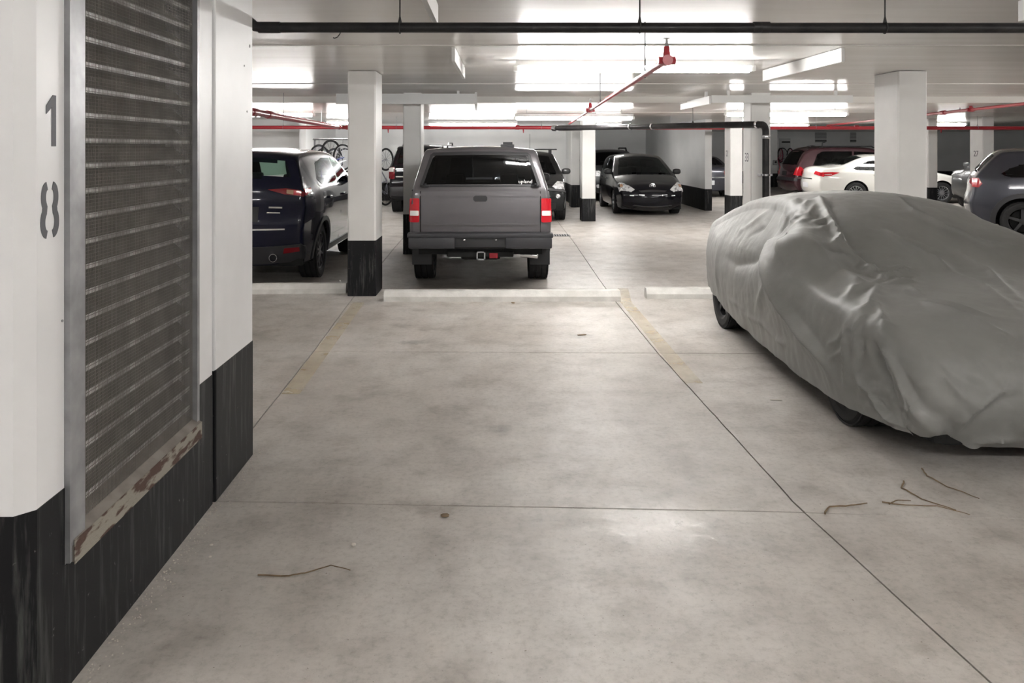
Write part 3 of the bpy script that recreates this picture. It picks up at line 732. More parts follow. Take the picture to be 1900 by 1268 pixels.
# ------------------------------------------------------------------ cars: one body surface builder, details laid on it as fitted panels
class Body:
    """x forward, y left, z up, origin on the ground at mid length. prof: (distance from the rear, z), front bottom -> over the roof -> rear bottom"""
    def __init__(s, L, hw, prof, belt, tumble=0.24, plan=(0.12, 5), r=0.07, crown=(0.05, 0.14, 0.05), low=0.05, zm=0.62, it=2, ds=0.045):
        s.L, s.hw, s.belt, s.tumble, s.plan, s.r, s.low, s.zm = L, hw, belt, tumble, plan, r, low, zm
        p = resample(chaikin([(x - L / 2, z) for x, z in prof], it), ds)
        s.p = p; s.roof = p[:, 1].max(); s.zb = min(p[0, 1], p[-1, 1])
        t = np.gradient(p, axis=0); t /= np.linalg.norm(t, axis=1)[:, None]
        s.n = np.stack([-t[:, 1], t[:, 0]], 1) * -1.0           # front -> rear runs towards -x, so this points outwards
        s.n = np.stack([t[:, 1], -t[:, 0]], 1)
        k = np.ones(5) / 5
        for a in (0, 1):
            q = np.pad(s.n[:, a], 2, mode='edge'); s.n[:, a] = np.convolve(q, k, 'valid')
        s.n /= np.linalg.norm(s.n, axis=1)[:, None]
        cf = np.where(s.n[:, 0] > 0, crown[1], crown[2])
        s.cr = crown[0] + (cf - crown[0]) * np.abs(s.n[:, 0]) ** 2
        s.wt = np.array([s.W(x - n0 * r, z - n1 * r) for (x, z), (n0, n1) in zip(p, s.n)])
        apex = int(p[:, 1].argmax()); s.apex = apex
        f = s.p[:apex + 1]; s.fi = np.arange(apex + 1)[np.argsort(f[:, 1])]; s.fz = np.sort(f[:, 1])
        b = s.p[apex:]; s.bi = (apex + np.arange(len(b)))[np.argsort(b[:, 1])]; s.bz = np.sort(b[:, 1])
    def W(s, x, z):
        u = abs(x) / (s.L / 2); pl = 1 - s.plan[0] * min(u, 1.05) ** s.plan[1]
        bl = s.belt if not callable(s.belt) else s.belt(x)
        if z <= s.zm: q = 1 - s.low * ((s.zm - z) / (s.zm - 0.2)) ** 2
        elif z <= bl: q = 1 - 0.03 * ((z - s.zm) / (bl - s.zm)) ** 1.6
        else: q = 0.97 - s.tumble * (z - bl) / (s.roof - bl)
        return s.hw * pl * q
    def top(s, v, y, off):
        """point on the front / roof / tail skin at profile index v and half breadth y"""
        i = int(min(max(v, 0), len(s.p) - 1.001)); f = v - i; j = i + 1
        P = s.p[i] * (1 - f) + s.p[j] * f; n = s.n[i] * (1 - f) + s.n[j] * f
        w = s.wt[i] * (1 - f) + s.wt[j] * f; c = s.cr[i] * (1 - f) + s.cr[j] * f
        a = w - s.r; h = c * (1 - min(abs(y) / a, 1) ** 2) if a > 0 else 0
        if abs(y) > a: q = min(abs(y) - a, s.r); h = -(s.r - math.sqrt(max(s.r * s.r - q * q, 0)))
        return (P[0] + n[0] * (h + off), y, P[1] + n[1] * (h + off))
    def rear(s, y, z, off): return s.top(float(np.interp(z, s.bz, s.bi)), y, off)
    def front(s, y, z, off): return s.top(float(np.interp(z, s.fz, s.fi)), y, off)
    def side(s, sg):
        return lambda x, z, off: (x - s.L / 2, sg * (s.W(x - s.L / 2, z) + off), z)
    def shell(s, J=22, Tn=7, arches=(), holes_side=(), holes_rear=(), holes_front=()):
        p, n, N_ = s.p, s.n, len(s.p)
        step = np.maximum(-np.diff(p[:, 0]), 0.011); xs = np.concatenate([[0], -np.cumsum(step)])
        xs = xs + p[0, 0]; a, b = p[0, 0], p[-1, 0]; xs = a + (xs - a) * (b - a) / (xs[-1] - a)
        ring = []; C = 4
        V = []
        for i in range(N_):
            q = p[i] - n[i] * s.r; bz = s.zb + 0.001; bx = xs[i]; half = []
            for j in range(J + 1):
                t = j / J; x = bx + (q[0] - bx) * t; z = bz + (q[1] - bz) * t; half.append((x, s.W(x, z), z))
            for c in range(1, C + 1):
                th = c / C * PI / 2
                y = s.wt[i] - s.r * (1 - math.cos(th)); dn = -s.r * (1 - math.sin(th)); half.append((p[i][0] + n[i][0] * dn, y, p[i][1] + n[i][1] * dn))
            a_ = s.wt[i] - s.r
            for c in range(1, Tn + 1):
                y = a_ * (1 - c / Tn); h = s.cr[i] * (1 - (y / a_) ** 2); half.append((p[i][0] + n[i][0] * h, y, p[i][1] + n[i][1] * h))
            V += half + [(x, -y, z) for x, y, z in half[-2::-1]]
        M = 2 * (J + C + Tn) + 1
        V = np.array(V); Fc = []
        for i in range(N_ - 1):
            for j in range(M - 1):
                f = (i * M + j, i * M + j + 1, (i + 1) * M + j + 1, (i + 1) * M + j)
                c = V[list(f)].mean(0); side = j < J or j >= M - 1 - J
                if side:
                    if any(math.hypot(c[0] - ax, c[2] - az) < ar for ax, az, ar in arches): continue
                    if any(inpoly(c[0] + s.L / 2, c[2], h) for h in holes_side): continue
                elif c[0] < s.p[s.apex][0] - 0.05 and any(inpoly(c[1], c[2], h) for h in holes_rear) and i > s.apex: continue
                elif i < s.apex and any(inpoly(c[1], c[2], h) for h in holes_front): continue
                Fc.append(f)
        used = {}
        for f in Fc:
            for e in zip(f, f[1:] + f[:1]): k = tuple(sorted(e)); used[k] = used.get(k, 0) + 1
        for k, cnt in used.items():
            if cnt == 1:
                for vi in k:
                    x, y, z = V[vi]
                    for ax, az, ar in arches:
                        rr = math.hypot(x - ax, z - az)
                        if abs(rr - ar) < 0.07 and z > s.zb + 0.03 and abs(y) > 0.3:
                            V[vi][0] = ax + (x - ax) * ar / rr; V[vi][2] = az + (z - az) * ar / rr
        keep = sorted({i for f in Fc for i in f}); idx = {o_: k for k, o_ in enumerate(keep)}
        mb = MB(); mb.v = [tuple(V[i]) for i in keep]; mb.f = [tuple(idx[i] for i in f) for f in Fc]
        return mb

WHEEL_CACHE = {}
def wheel(parent, x, y, r, w, rim='alloy', spokes=5, sw=0.035, groove=True):
    """tyre with grooves, rim barrel, spokes and hub; the outer face looks along sign(y)"""
    key = (r, w, rim, spokes, sw)
    if key not in WHEEL_CACHE:
        h = w / 2; ri = r * 0.66
        prof = [(ri, -h * 0.86), (ri * 1.12, -h), (r * 0.90, -h), (r * 0.975, -h * 0.82)]
        for g in (-0.45, -0.15, 0.15, 0.45):
            prof += [(r, (g - 0.07) * w), (r - 0.012, (g - 0.055) * w), (r - 0.012, (g + 0.0) * w), (r, (g + 0.015) * w)]
        prof += [(r * 0.975, h * 0.82), (r * 0.90, h), (ri * 1.12, h), (ri, h * 0.86)]
        tyre = MB().lathe(prof, 36, 'y')
        rm = MB().lathe([(ri * 1.02, -h * 0.9), (ri * 1.02, h * 0.86), (ri * 0.95, h * 0.80), (ri * 0.93, h * 0.2), (ri * 0.93, -h * 0.9)], 30, 'y')
        for k in range(spokes):
            a = 2 * PI * k / spokes + 0.3; ca, sa = math.cos(a), math.sin(a)
            q = [(r * 0.09, -sw * 0.8), (ri * 0.96, -sw * 0.6), (ri * 0.96, sw * 0.6), (r * 0.09, sw * 0.8)]
            rm.prism(q, lambda u, v, kk: (u * ca - v * sa, (h * 0.78 if kk else h * 0.48), u * sa + v * ca))
        rm.lathe([(0, h * 0.82), (r * 0.16, h * 0.78), (r * 0.17, h * 0.4), (0, h * 0.4)], 16, 'y')
        disc = MB().lathe([(0, h * 0.1), (ri * 0.85, h * 0.1), (ri * 0.85, 0), (0, 0)], 20, 'y')
        a = tyre.build('tyre', 'rubber', None, smooth=True, angle=30); b = rm.build('rim', rim, None, smooth=True, angle=35); c = disc.build('brake_disc', 'under', None)
        for ob in (a, b, c): COL.objects.unlink(ob)
        WHEEL_CACHE[key] = [(ob.data, ob.location.copy()) for ob in (a, b, c)]
    wl_ = empty('wheel', (x, y, r), 0 if y > 0 else PI); wl_.parent = parent
    for (me, l) in WHEEL_CACHE[key]:
        ob = bpy.data.objects.new(me.name.split('.')[0], me); COL.objects.link(ob); ob.location = l; ob.parent = wl_
    return wl_

def mir(poly): return [(-y, z) for y, z in poly]
def sym(poly): return poly + [(-y, z) for y, z in poly[::-1]]
def rrect(y0, y1, z0, z1, c=0.02):
    return [(y0, z0 + c), (y0 + c, z0), (y1 - c, z0), (y1, z0 + c), (y1, z1 - c), (y1 - c, z1), (y0 + c, z1), (y0, z1 - c)]

def car(name, label, cat, loc, rz, body, paint, wheels, wr, ww=0.22, track=None, rim='alloy', spokes=5, sw=0.035, arch=0.05, arch_m=None, arch_w=.055,
        side_glass=(), rear_glass=None, front_glass=None, gl='glass', gl_rear=None, side=(), rear=(), front=(), mirrors=None, mirror_m=None, seats=True, handles=(), seams=()):
    t = tag(empty(name, loc, rz), label, cat)
    L = body.L; tr = track or body.hw - ww / 2 - 0.02
    A = [(x - L / 2, wr, wr + arch) for x in wheels]
    sh = body.shell(arches=A, holes_side=[shrink(g, 0.93) for g in side_glass], holes_rear=[shrink(sym(rear_glass), 0.94)] if rear_glass else [], holes_front=[shrink(sym(front_glass), 0.94)] if front_glass else [])
    sh.build('body', paint, t, smooth=True, angle=50)
    # floor pan and wheel wells
    zb = body.zb
    pan = MB(); hw = body.hw * 0.86
    xs = [-L / 2 + 0.12] + [v for a in A for v in (a[0] - a[2], a[0] + a[2])] + [L / 2 - 0.12]
    pan.box((xs[0], -hw, zb - 0.02), (xs[-1], hw, zb + 0.03)) if False else None
    for i in range(0, len(xs), 2):
        if xs[i + 1] > xs[i]: pan.box((xs[i], -hw, zb - 0.03), (xs[i + 1], hw, zb + 0.06))
    pan.box((-L / 2 + 0.25, -hw * 0.62, zb - 0.03), (L / 2 - 0.25, hw * 0.62, zb + 0.05))
    pan.build('floor_pan', 'under', t)
    for a in A:
        for sg in (-1, 1):
            mb = MB(); k = 14
            for yy in (sg * (body.W(a[0], wr) - 0.02), sg * hw * 0.55):
                for j in range(k + 1):
                    th = PI * (-0.12 + 1.24 * j / k); mb.v.append((a[0] + a[2] * 1.02 * math.cos(th), yy, max(a[1] + a[2] * 1.02 * math.sin(th), zb - 0.03)))
            for j in range(k): mb.f.append((j, j + 1, k + 2 + j, k + 1 + j))
            mb.f.append(tuple(range(k + 1, 2 * k + 2)))
            mb.build('wheel_well', 'under', t)
            if arch_m:
                def am(th, rr, off, a=a, sg=sg):
                    x, z = a[0] + rr * math.cos(th), a[1] + rr * math.sin(th); return (x, sg * (body.W(x, z) + off), z)
                lo = -math.asin(min(max((wr - zb - 0.01) / (a[2]), 0), 0.9))
                patch([(lo, a[2] - 0.004), (PI - lo, a[2] - 0.004), (PI - lo, a[2] + arch_w), (lo, a[2] + arch_w)], am, 0.012, 0.03, 0.14, 1).build('arch_trim', arch_m, t, smooth=True)
            wheel(t, a[0], sg * tr, wr, ww, rim, spokes, sw)
    gls = gl if isinstance(gl, (list, tuple)) else [gl] * len(side_glass)
    for g, gm_ in zip(side_glass, gls):
        for sg in (-1, 1): patch(g, body.side(sg), 0.004, 0.0, 0.08, 3).build('side_window', gm_, t, smooth=True)
    if rear_glass: patch(sym(rear_glass), body.rear, 0.004, 0.0, 0.08, 4).build('rear_window', gl_rear or gl, t, smooth=True)
    if front_glass: patch(sym(front_glass), body.front, 0.004, 0.0, 0.08, 4).build('windshield', gl_rear or gl, t, smooth=True)
    for items, kind in ((rear, 'rear'), (front, 'front'), (side, 'side')):
        for it in items:
            nm, poly, m = it[0], it[1], it[2]; off = it[3] if len(it) > 3 else 0.008
            if kind == 'side':
                for sg in (-1, 1): patch(poly, body.side(sg), off, 0.015, 0.06, 2).build(nm, m, t, smooth=True)
            else:
                f = body.rear if kind == 'rear' else body.front
                ys = [q[0] for q in poly]
                polys = [poly] if min(ys) < 0 < max(ys) else [poly, mir(poly)]
                for q in polys: patch(q, f, off, 0.015, 0.05, 3).build(nm, m, t, smooth=True)
    for x, z, w in handles:
        for sg in (-1, 1):
            y = body.W(x - L / 2, z)
            MB().rbox((x - L / 2 - w / 2, min(sg * (y - 0.01), sg * (y + 0.03)), z - 0.015), (x - L / 2 + w / 2, max(sg * (y - 0.01), sg * (y + 0.03)), z + 0.015), 0.006).build('door_handle', mirror_m or paint, t, smooth=True)
    if mirrors:
        x, z = mirrors
        for sg in (-1, 1):
            y = body.W(x - L / 2, z)
            mb = MB().ball((x - L / 2, sg * (y + 0.12), z + 0.02), (0.06, 0.11, 0.075), 14, 10, 0.7)
            mb.tube([(x - L / 2 + 0.02, sg * (y - 0.02), z - 0.05), (x - L / 2 + 0.01, sg * (y + 0.07), z - 0.03)], 0.02, 8)
            mb.build('door_mirror', mirror_m or paint, t, smooth=True)
    if seats:
        rz_ = min(body.roof - 0.28, 1.25)
        fx = seats if isinstance(seats, (int, float)) and not isinstance(seats, bool) else L * 0.53
        for x in (fx, fx - 0.85):
            for sg in (-1, 1):
                MB().rbox((x - L / 2 - 0.30, sg * 0.38 - 0.24, rz_ - 0.62), (x - L / 2 - 0.16, sg * 0.38 + 0.24, rz_ - 0.06), 0.05).rbox((x - L / 2 - 0.30, sg * 0.38 - 0.12, rz_ - 0.04), (x - L / 2 - 0.20, sg * 0.38 + 0.12, rz_ + 0.13), 0.035).rbox((x - L / 2 - 0.25, sg * 0.38 - 0.24, rz_ - 0.75), (x - L / 2 + 0.25, sg * 0.38 + 0.24, rz_ - 0.58), 0.05).build('seat', 'seat_cloth', t, smooth=True)
    return t

UP = PI / 2      # heading away from the camera
# ---- dark navy SUV
b = Body(4.55, 0.925, [(4.42, .30), (4.55, .5), (4.52, .85), (4.4, 1.02), (3.6, 1.15), (3.35, 1.19), (2.6, 1.63), (2.1, 1.70), (1.2, 1.70), (.45, 1.665), (.26, 1.63), (.13, 1.36), (.05, 1.25), (.06, 1.08), (-.02, .84), (.0, .62), (.06, .5), (.16, .31)],
         belt=1.20, tumble=0.23, plan=(0.10, 5), r=0.075, crown=(0.05, 0.16, 0.09), low=0.10, zm=1.0)
cx5 = car('suv', 'dark navy SUV parked tail out beside the louvered wall', 'car', (-3.19, 12.42, 0), UP, b, 'navy_paint', (.94, 3.62), .36, ww=.235, track=.752, rim='dark_alloy', spokes=10, sw=.018, arch=.055, arch_m='bumper_plastic',
    side_glass=[[(.80, 1.33), (.95, 1.26), (2.03, 1.235), (2.07, 1.60), (1.55, 1.605), (1.05, 1.54)], [(2.10, 1.235), (2.95, 1.245), (3.08, 1.26), (2.62, 1.52), (2.14, 1.60)]],
    rear_glass=[(.66, 1.375), (.56, 1.575)], front_glass=[(.68, 1.25), (.55, 1.58)], gl=('glass', 'glass_green'), gl_rear='glass_green',
    rear=[('tail_lamp', [(.40, 1.215), (.60, 1.165), (.83, 1.14), (.84, 1.215), (.62, 1.235)], 'dark_red_lens', .012),
          ('tail_lamp_red', [(.70, 1.162), (.80, 1.155), (.80, 1.21), (.70, 1.214)], 'red_lens', .018), ('tail_lamp_lens', [(.63, 1.175), (.71, 1.163), (.71, 1.215), (.63, 1.218)], 'amber_lens', .02),  # brighter red section and amber section of the unlit lens
          ('gate_reflection', [(-.62, .735), (.62, .735), (.70, .80), (.66, .80), (.60, .755), (-.60, .755), (-.66, .80), (-.70, .80)][:2] + [(.62, .752), (-.62, .752)], 'chrome', .003),  # chrome strip paints in the bright line reflected across the tail
          ('plate_recess', [(-.30, .83), (.30, .83), (.30, 1.0), (-.30, 1.0)], 'plastic', .003),
          ('name_badge', [(.42, .985), (.58, .985), (.58, 1.005), (.42, 1.005)], 'chrome', .006), ('name_badge', [(.40, .925), (.56, .925), (.56, .938), (.40, .938)], 'chrome', .006),
          ('bumper_cladding', [(-.82, .33), (.82, .33), (.84, .47), (.80, .55), (-.80, .55), (-.84, .47)], 'bumper_plastic', .015),
          ('reflector', [(.58, .455), (.78, .465), (.78, .515), (.60, .52)], 'dark_red_lens', .024),
          ('spoiler_lamp', [(-.12, 1.625), (.12, 1.625), (.12, 1.64), (-.12, 1.64)], 'dark_red_lens', .01)],
    side=[('tail_lamp_wrap', [(.12, 1.15), (.34, 1.20), (.36, 1.24), (.12, 1.235)], 'red_lens', .010), ('sill_cladding', [(1.36, .32), (3.2, .32), (3.2, .40), (1.36, .40)], 'bumper_plastic', .012),
          ('window_trim', [(.78, 1.245), (.93, 1.222), (2.9, 1.205), (2.9, 1.226), (.95, 1.245), (.80, 1.30)], 'chrome', .007),
          ('door_seam', [(2.075, .42), (2.085, .42), (2.085, 1.2), (2.075, 1.2)], 'under', .002)],
    front=[('grille', [(-.45, .55), (.45, .55), (.52, .85), (-.52, .85)], 'plastic'), ('head_lamp', [(.5, .82), (.82, .86), (.82, .94), (.52, .90)], 'headlamp', .012)],
    mirrors=(2.95, 1.27), handles=[(1.25, 1.07, .2), (2.25, 1.06, .2)])
for sg in (-1, 1): MB().lathe([(.040, .02), (.045, -.004), (.050, .0), (.050, .16), (.043, .16), (.043, .02)], 18, 'x', (-2.305, sg * .47, .385)).build('exhaust_tip', 'chrome', cx5, smooth=True)
MB().prism([(-.16, 0), (.02, 0), (-.10, .075), (-.14, .085)], lambda u, v, k: (-1.50 + u, -.012 + .024 * k + .02, 1.685 + v)).build('shark_fin_antenna', 'navy_paint', cx5)

# ---- grey pickup with a canopy
b = Body(5.0, 0.875, [(4.9, .48), (5.0, .6), (4.96, .9), (4.82, 1.04), (3.75, 1.14), (3.55, 1.18), (2.98, 1.62), (2.6, 1.70), (1.9, 1.725), (.7, 1.735), (.30, 1.73), (.20, 1.69), (.10, 1.29), (.075, 1.23), (.07, 1.10), (.06, .75), (.07, .66), (.10, .52)],
         belt=1.22, tumble=0.185, plan=(0.025, 8), r=0.055, crown=(0.035, 0.10, 0.015), low=0.04, zm=.9)
rg = car('pickup_truck', 'grey pickup truck with a canopy seen from behind its tailgate', 'truck', (-.155, 12.36, 0), UP, b, 'grey_paint', (1.14, 4.26), .365, ww=.25, rim='alloy', spokes=5, arch=.07, track=.755,
    side_glass=[[(.55, 1.32), (1.75, 1.32), (1.75, 1.62), (.65, 1.62)], [(2.1, 1.26), (3.35, 1.26), (2.95, 1.56), (2.1, 1.62)]],
    rear_glass=[(.695, 1.30), (.685, 1.335), (.585, 1.615), (.55, 1.645)], front_glass=[(.68, 1.22), (.55, 1.6)], gl='glass_dark', gl_rear='glass_dark',
    rear=[('hatch_frame', [(.695, 1.29), (.735, 1.29), (.61, 1.66), (.575, 1.66)], 'plastic', .010), ('hatch_frame', [(-.62, 1.645), (.62, 1.645), (.58, 1.678), (-.58, 1.678)], 'plastic', .010),
          ('hatch_sill', [(-.735, 1.272), (.735, 1.272), (.735, 1.292), (-.735, 1.292)], 'plastic', .008),
          ('tailgate', rrect(-.715, .715, .735, 1.215, .012), 'grey_paint', .014),
          ('tailgate_crease', [(-.70, .815), (.70, .815), (.70, .835), (-.70, .835)], 'grey_paint', .032),
          ('tailgate_crease', [(.10, 1.155), (.70, 1.155), (.70, 1.17), (.10, 1.17)], 'grey_paint', .024),
          ('handle_recess', rrect(-.085, .085, 1.095, 1.165, .02), 'plastic', .020),
          ('tail_lamp', rrect(.738, .862, .845, 1.135, .012), 'red_lens', .014),
          ('reverse_lamp', rrect(.745, .858, .925, .985, .006), 'white_lens', .020),
          ('gate_gap', [(.722, .72), (.732, .72), (.732, 1.22), (.722, 1.22)], 'under', .002)],
    side=[('tail_lamp_wrap', [(.09, .85), (.20, .85), (.20, 1.13), (.09, 1.13)], 'red_lens', .008), ('canopy_seam', [(.1, 1.222), (2.0, 1.222), (2.0, 1.238), (.1, 1.238)], 'under', .003)],
    front=[('grille', [(-.5, .75), (.5, .75), (.5, .95), (-.5, .95)], 'plastic'), ('head_lamp', [(.55, .78), (.82, .78), (.82, .95), (.55, .95)], 'headlamp')],
    mirrors=(3.3, 1.25), mirror_m='plastic')
x0 = -2.5
bp = [(-.02, .70), (.14, .72), (.14, .56), (.04, .53), (-.035, .60)]
for (y0, y1, yz) in ((-.86, -.30, 0), (.30, .86, 0)):
    MB().rbox((x0 - .085, y0, .54), (x0 + .09, y1, .675), .022).build('bumper_corner', 'bumper_plastic', rg, smooth=True)
MB().rbox((x0 - .075, -.875, .665), (x0 + .10, .875, .725), .02).build('bumper_step', 'bumper_plastic', rg, smooth=True)
MB().rbox((x0 - .05, -.31, .55), (x0 + .06, .31, .67), .012).build('plate_recess', 'plastic', rg, smooth=True)
for y in (-.19, .19): MB().ball((x0 - .058, y, .645), (.014, .018, .012), 8, 6).build('plate_lamp', 'chrome', rg, smooth=True)
MB().rbox((x0 + .0, -.40, .43), (x0 + .07, .40, .50), .015).rbox((x0 + .25, -.25, .36), (x0 + .8, .25, .5), .05).build('hitch_beam', 'under', rg)
hb = MB()
for a, c in (((-.02, -.06, .395), (.05, .045, .41)), ((-.02, -.06, .485), (.05, .045, .50)), ((-.02, -.06, .395), (.05, -.045, .50)), ((-.02, .03, .395), (.05, .045, .50))):
    hb.box((x0 + a[0], a[1], a[2]), (x0 + c[0], c[1], c[2]))
hb.build('hitch_receiver', 'galv', rg)
MB().box((x0 - .01, -.21, .42), (x0 + .02, -.11, .48)).build('hitch_plug', 'dark_red_lens', rg)
MB().tube([(x0 + .30, -.50, .425), (x0 + .27, -.60, .425), (x0 + .24, -.70, .42)], .040, 14).build('exhaust_tip', 'chrome', rg, smooth=True)
for sg in (-1, 1):
    MB().rbox((x0 + .62, sg * .755 - .125, .25), (x0 + .635, sg * .755 + .125, .58), .004).build('mud_flap', 'plastic', rg)
    MB().rbox((x0 + .05, sg * .665 - .05, 1.272), (x0 + .10, sg * .665 + .05, 1.30), .008).ball((x0 + .04, sg * .665, 1.305), (.02, .02, .015), 8, 6).build('hatch_latch', 'plastic', rg, smooth=True)
MB().rbox((x0 + .45, -.42, 1.75), (x0 + .75, -.25, 1.79), .01).box((x0 + .5, -.40, 1.79), (x0 + .55, -.28, 1.82)).build('roof_clamp', 'plastic', rg)
MB().rbox((x0 + .45, .47, 1.745), (x0 + .50, .49, 1.768), .004).rbox((x0 + .45, .41, 1.745), (x0 + .50, .43, 1.768), .004).build('roof_bracket', 'plastic', rg)
q = Vector(b.rear(-.54, 1.332, .007)); up_ = (Vector(b.rear(-.52, 1.40, .007)) - q).normalized(); rt = Vector((0, -1, 0)); nn = rt.cross(up_)
M = Matrix(((rt.x, up_.x, nn.x, q.x), (rt.y, up_.y, nn.y, q.y), (rt.z, up_.z, nn.z, q.z), (0, 0, 0, 1)))
text_mesh('decal', 'upland', .064, 'decal_white', rg, M, shear=0.35, extrude=0.001)

# ---- black off-road SUV behind the pillar
b = Body(4.8, 0.96, [(4.7, .4), (4.8, .6), (4.78, .95), (4.65, 1.12), (3.6, 1.22), (3.4, 1.26), (2.9, 1.70), (2.5, 1.80), (1.4, 1.81), (.4, 1.79), (.2, 1.74), (.10, 1.30), (.04, 1.2), (.06, .8), (-.02, .74), (-.02, .55), (.08, .42)],
         belt=1.22, tumble=.2, plan=(.06, 6), r=.07, crown=(.04, .12, .05))
fr4 = car('suv', 'black off-road SUV parked tail out by the far hanging bicycles', 'car', (-1.80, 23.75, 0), UP, b, 'black_paint', (1.05, 3.85), .39, ww=.265, rim='dark_alloy', arch=.07, arch_m='black_paint',
    side_glass=[[(.6, 1.3), (1.3, 1.28), (1.3, 1.68), (.75, 1.66)], [(1.4, 1.28), (3.2, 1.28), (2.8, 1.66), (1.4, 1.68)]], rear_glass=[(.72, 1.33), (.62, 1.70)], front_glass=[(.7, 1.3), (.6, 1.7)], gl='glass_dark', gl_rear='glass_dark',
    rear=[('tail_lamp', rrect(.77, .93, .93, 1.24, .02), 'dark_red_lens', .012), ('tail_lamp_lens', rrect(.80, .93, 1.12, 1.23, .01), 'white_lens', .018),
          ('name_badge', rrect(.50, .74, 1.175, 1.205, .004), 'chrome', .01), ('name_badge', rrect(.52, .72, 1.13, 1.15, .004), 'chrome', .01), ('name_badge', rrect(.48, .74, .975, 1.005, .004), 'chrome', .01), ('emblem', rrect(-.1, .1, 1.1, 1.2, .03), 'chrome', .01),
          ('bumper_cladding', [(-.88, .5), (.88, .5), (.9, .72), (-.9, .72)], 'bumper_plastic', .02)], mirrors=(3.3, 1.25))
for sg in (-1, 1): MB().tube([(-1.9, sg * .6, 1.80), (-1.7, sg * .6, 1.87), (.3, sg * .6, 1.88), (.5, sg * .6, 1.80)], .02, 8).build('roof_rail', 'plastic', fr4)

# ---- small dark grey-green SUV facing the lane
b = Body(4.33, 0.90, [(4.2, .3), (4.33, .45), (4.32, .7), (4.22, .88), (3.45, 1.06), (3.2, 1.10), (2.5, 1.55), (2.1, 1.63), (1.0, 1.62), (.35, 1.56), (.1, 1.15), (.02, .9), (.0, .5), (.1, .3)], belt=1.06, tumble=.23, plan=(.12, 5), r=.08, crown=(.05, .17, .08))
tu = car('suv', 'dark small SUV with roof bars facing the drive lane beside the pickup', 'car', (.86, 21.25, 0), -UP, b, 'soot_paint', (.85, 3.48), .345, ww=.23, arch=.06, arch_m='bumper_plastic',
    side_glass=[[(.6, 1.2), (1.6, 1.13), (1.6, 1.53), (.9, 1.52)], [(1.68, 1.13), (2.9, 1.13), (2.45, 1.48), (1.68, 1.53)]], rear_glass=[(.6, 1.2), (.5, 1.5)], front_glass=[(.70, 1.10), (.55, 1.50)], gl='glass_dark', gl_rear='glass_dark',
    front=[('head_lamp', [(.52, .80), (.60, .76), (.82, .79), (.80, .93), (.66, .93)], 'headlamp', .014), ('bumper_strip', [(-.84, .715), (.84, .715), (.84, .76), (-.84, .76)], 'taupe_paint', .02), ('grille', rrect(-.45, .45, .60, .71, .02), 'plastic'), ('lower_grille', rrect(-.6, .6, .34, .48, .02), 'plastic'),
           ('fog_lamp', rrect(.60, .70, .57, .66, .03), 'headlamp', .015)], side=[('sill_cladding', [(1.27, .3), (3.05, .3), (3.05, .42), (1.27, .42)], 'bumper_plastic', .012)], mirrors=(2.95, 1.14), mirror_m='taupe_paint')
MB().tube([(-.1, -.80, 1.70), (-.1, .80, 1.70)], .016, 8).box((-.14, -.66, 1.56), (-.06, -.58, 1.70)).box((-.14, .58, 1.56), (-.06, .66, 1.70)).build('roof_bar', 'plastic', tu)

# ---- black hatchback facing the lane
b = Body(4.37, 0.885, [(4.2, .20), (4.33, .3), (4.37, .5), (4.30, .66), (4.16, .78), (3.5, .96), (3.3, 1.0), (2.3, 1.48), (1.9, 1.545), (1.1, 1.53), (.35, 1.42), (.1, 1.08), (.02, .9), (.0, .5), (.1, .22)], belt=.98, tumble=.26, plan=(.14, 5), r=.08, crown=(.05, .20, .08))
mx = car('hatchback', 'black hatchback facing the drive lane with clear headlamps and oval badge', 'car', (4.06, 23.1, 0), -UP, b, 'black_paint', (.86, 3.46), .315, ww=.21, arch=.05, spokes=7, sw=.025,
    side_glass=[[(.6, 1.15), (1.5, 1.06), (1.5, 1.45), (.9, 1.42)], [(1.56, 1.05), (2.85, 1.03), (2.35, 1.38), (1.56, 1.45)]], rear_glass=[(.6, 1.13), (.5, 1.38)], front_glass=[(.71, 1.02), (.68, 1.10), (.56, 1.42), (.5, 1.44)], gl='glass', gl_rear='glass',
    front=[('head_lamp', [(.45, .625), (.54, .585), (.82, .67), (.82, .83), (.72, .83), (.58, .735)], 'headlamp', .016), ('turn_lamp', [(.72, .735), (.79, .74), (.79, .79), (.72, .79)], 'amber_lens', .018),
           ('grille', [(-.36, .60), (.36, .60), (.30, .565), (-.30, .565)], 'plastic', .006), ('lower_grille', [(-.48, .22), (.48, .22), (.40, .30), (-.40, .30)], 'plastic', .01), ('bumper_lip', [(-.5, .315), (.5, .315), (.46, .335), (-.46, .335)], 'taupe_paint', .016),
           ('bumper_slot', [(.22, .50), (.36, .515), (.36, .53), (.22, .525)], 'headlamp', .006), ('bumper_slot', [(.48, .50), (.58, .51), (.58, .525), (.48, .52)], 'headlamp', .006)],
    mirrors=(2.98, 1.08), mirror_m='plastic', handles=[(1.2, .92, .16), (2.2, .90, .16)])
em = MB(); ec = Vector(b.front(0, .675, .02))
for (rx, rz_, dz) in ((.075, .05, 0), (.03, .05, 0), (.05, .022, .025)):
    em.tube([(ec.x + .004, rx * math.cos(a), ec.z + dz + rz_ * math.sin(a)) for a in np.linspace(0, 2 * PI, 25)], .007, 6, cap=False)
em.build('emblem', 'chrome', mx, smooth=True)

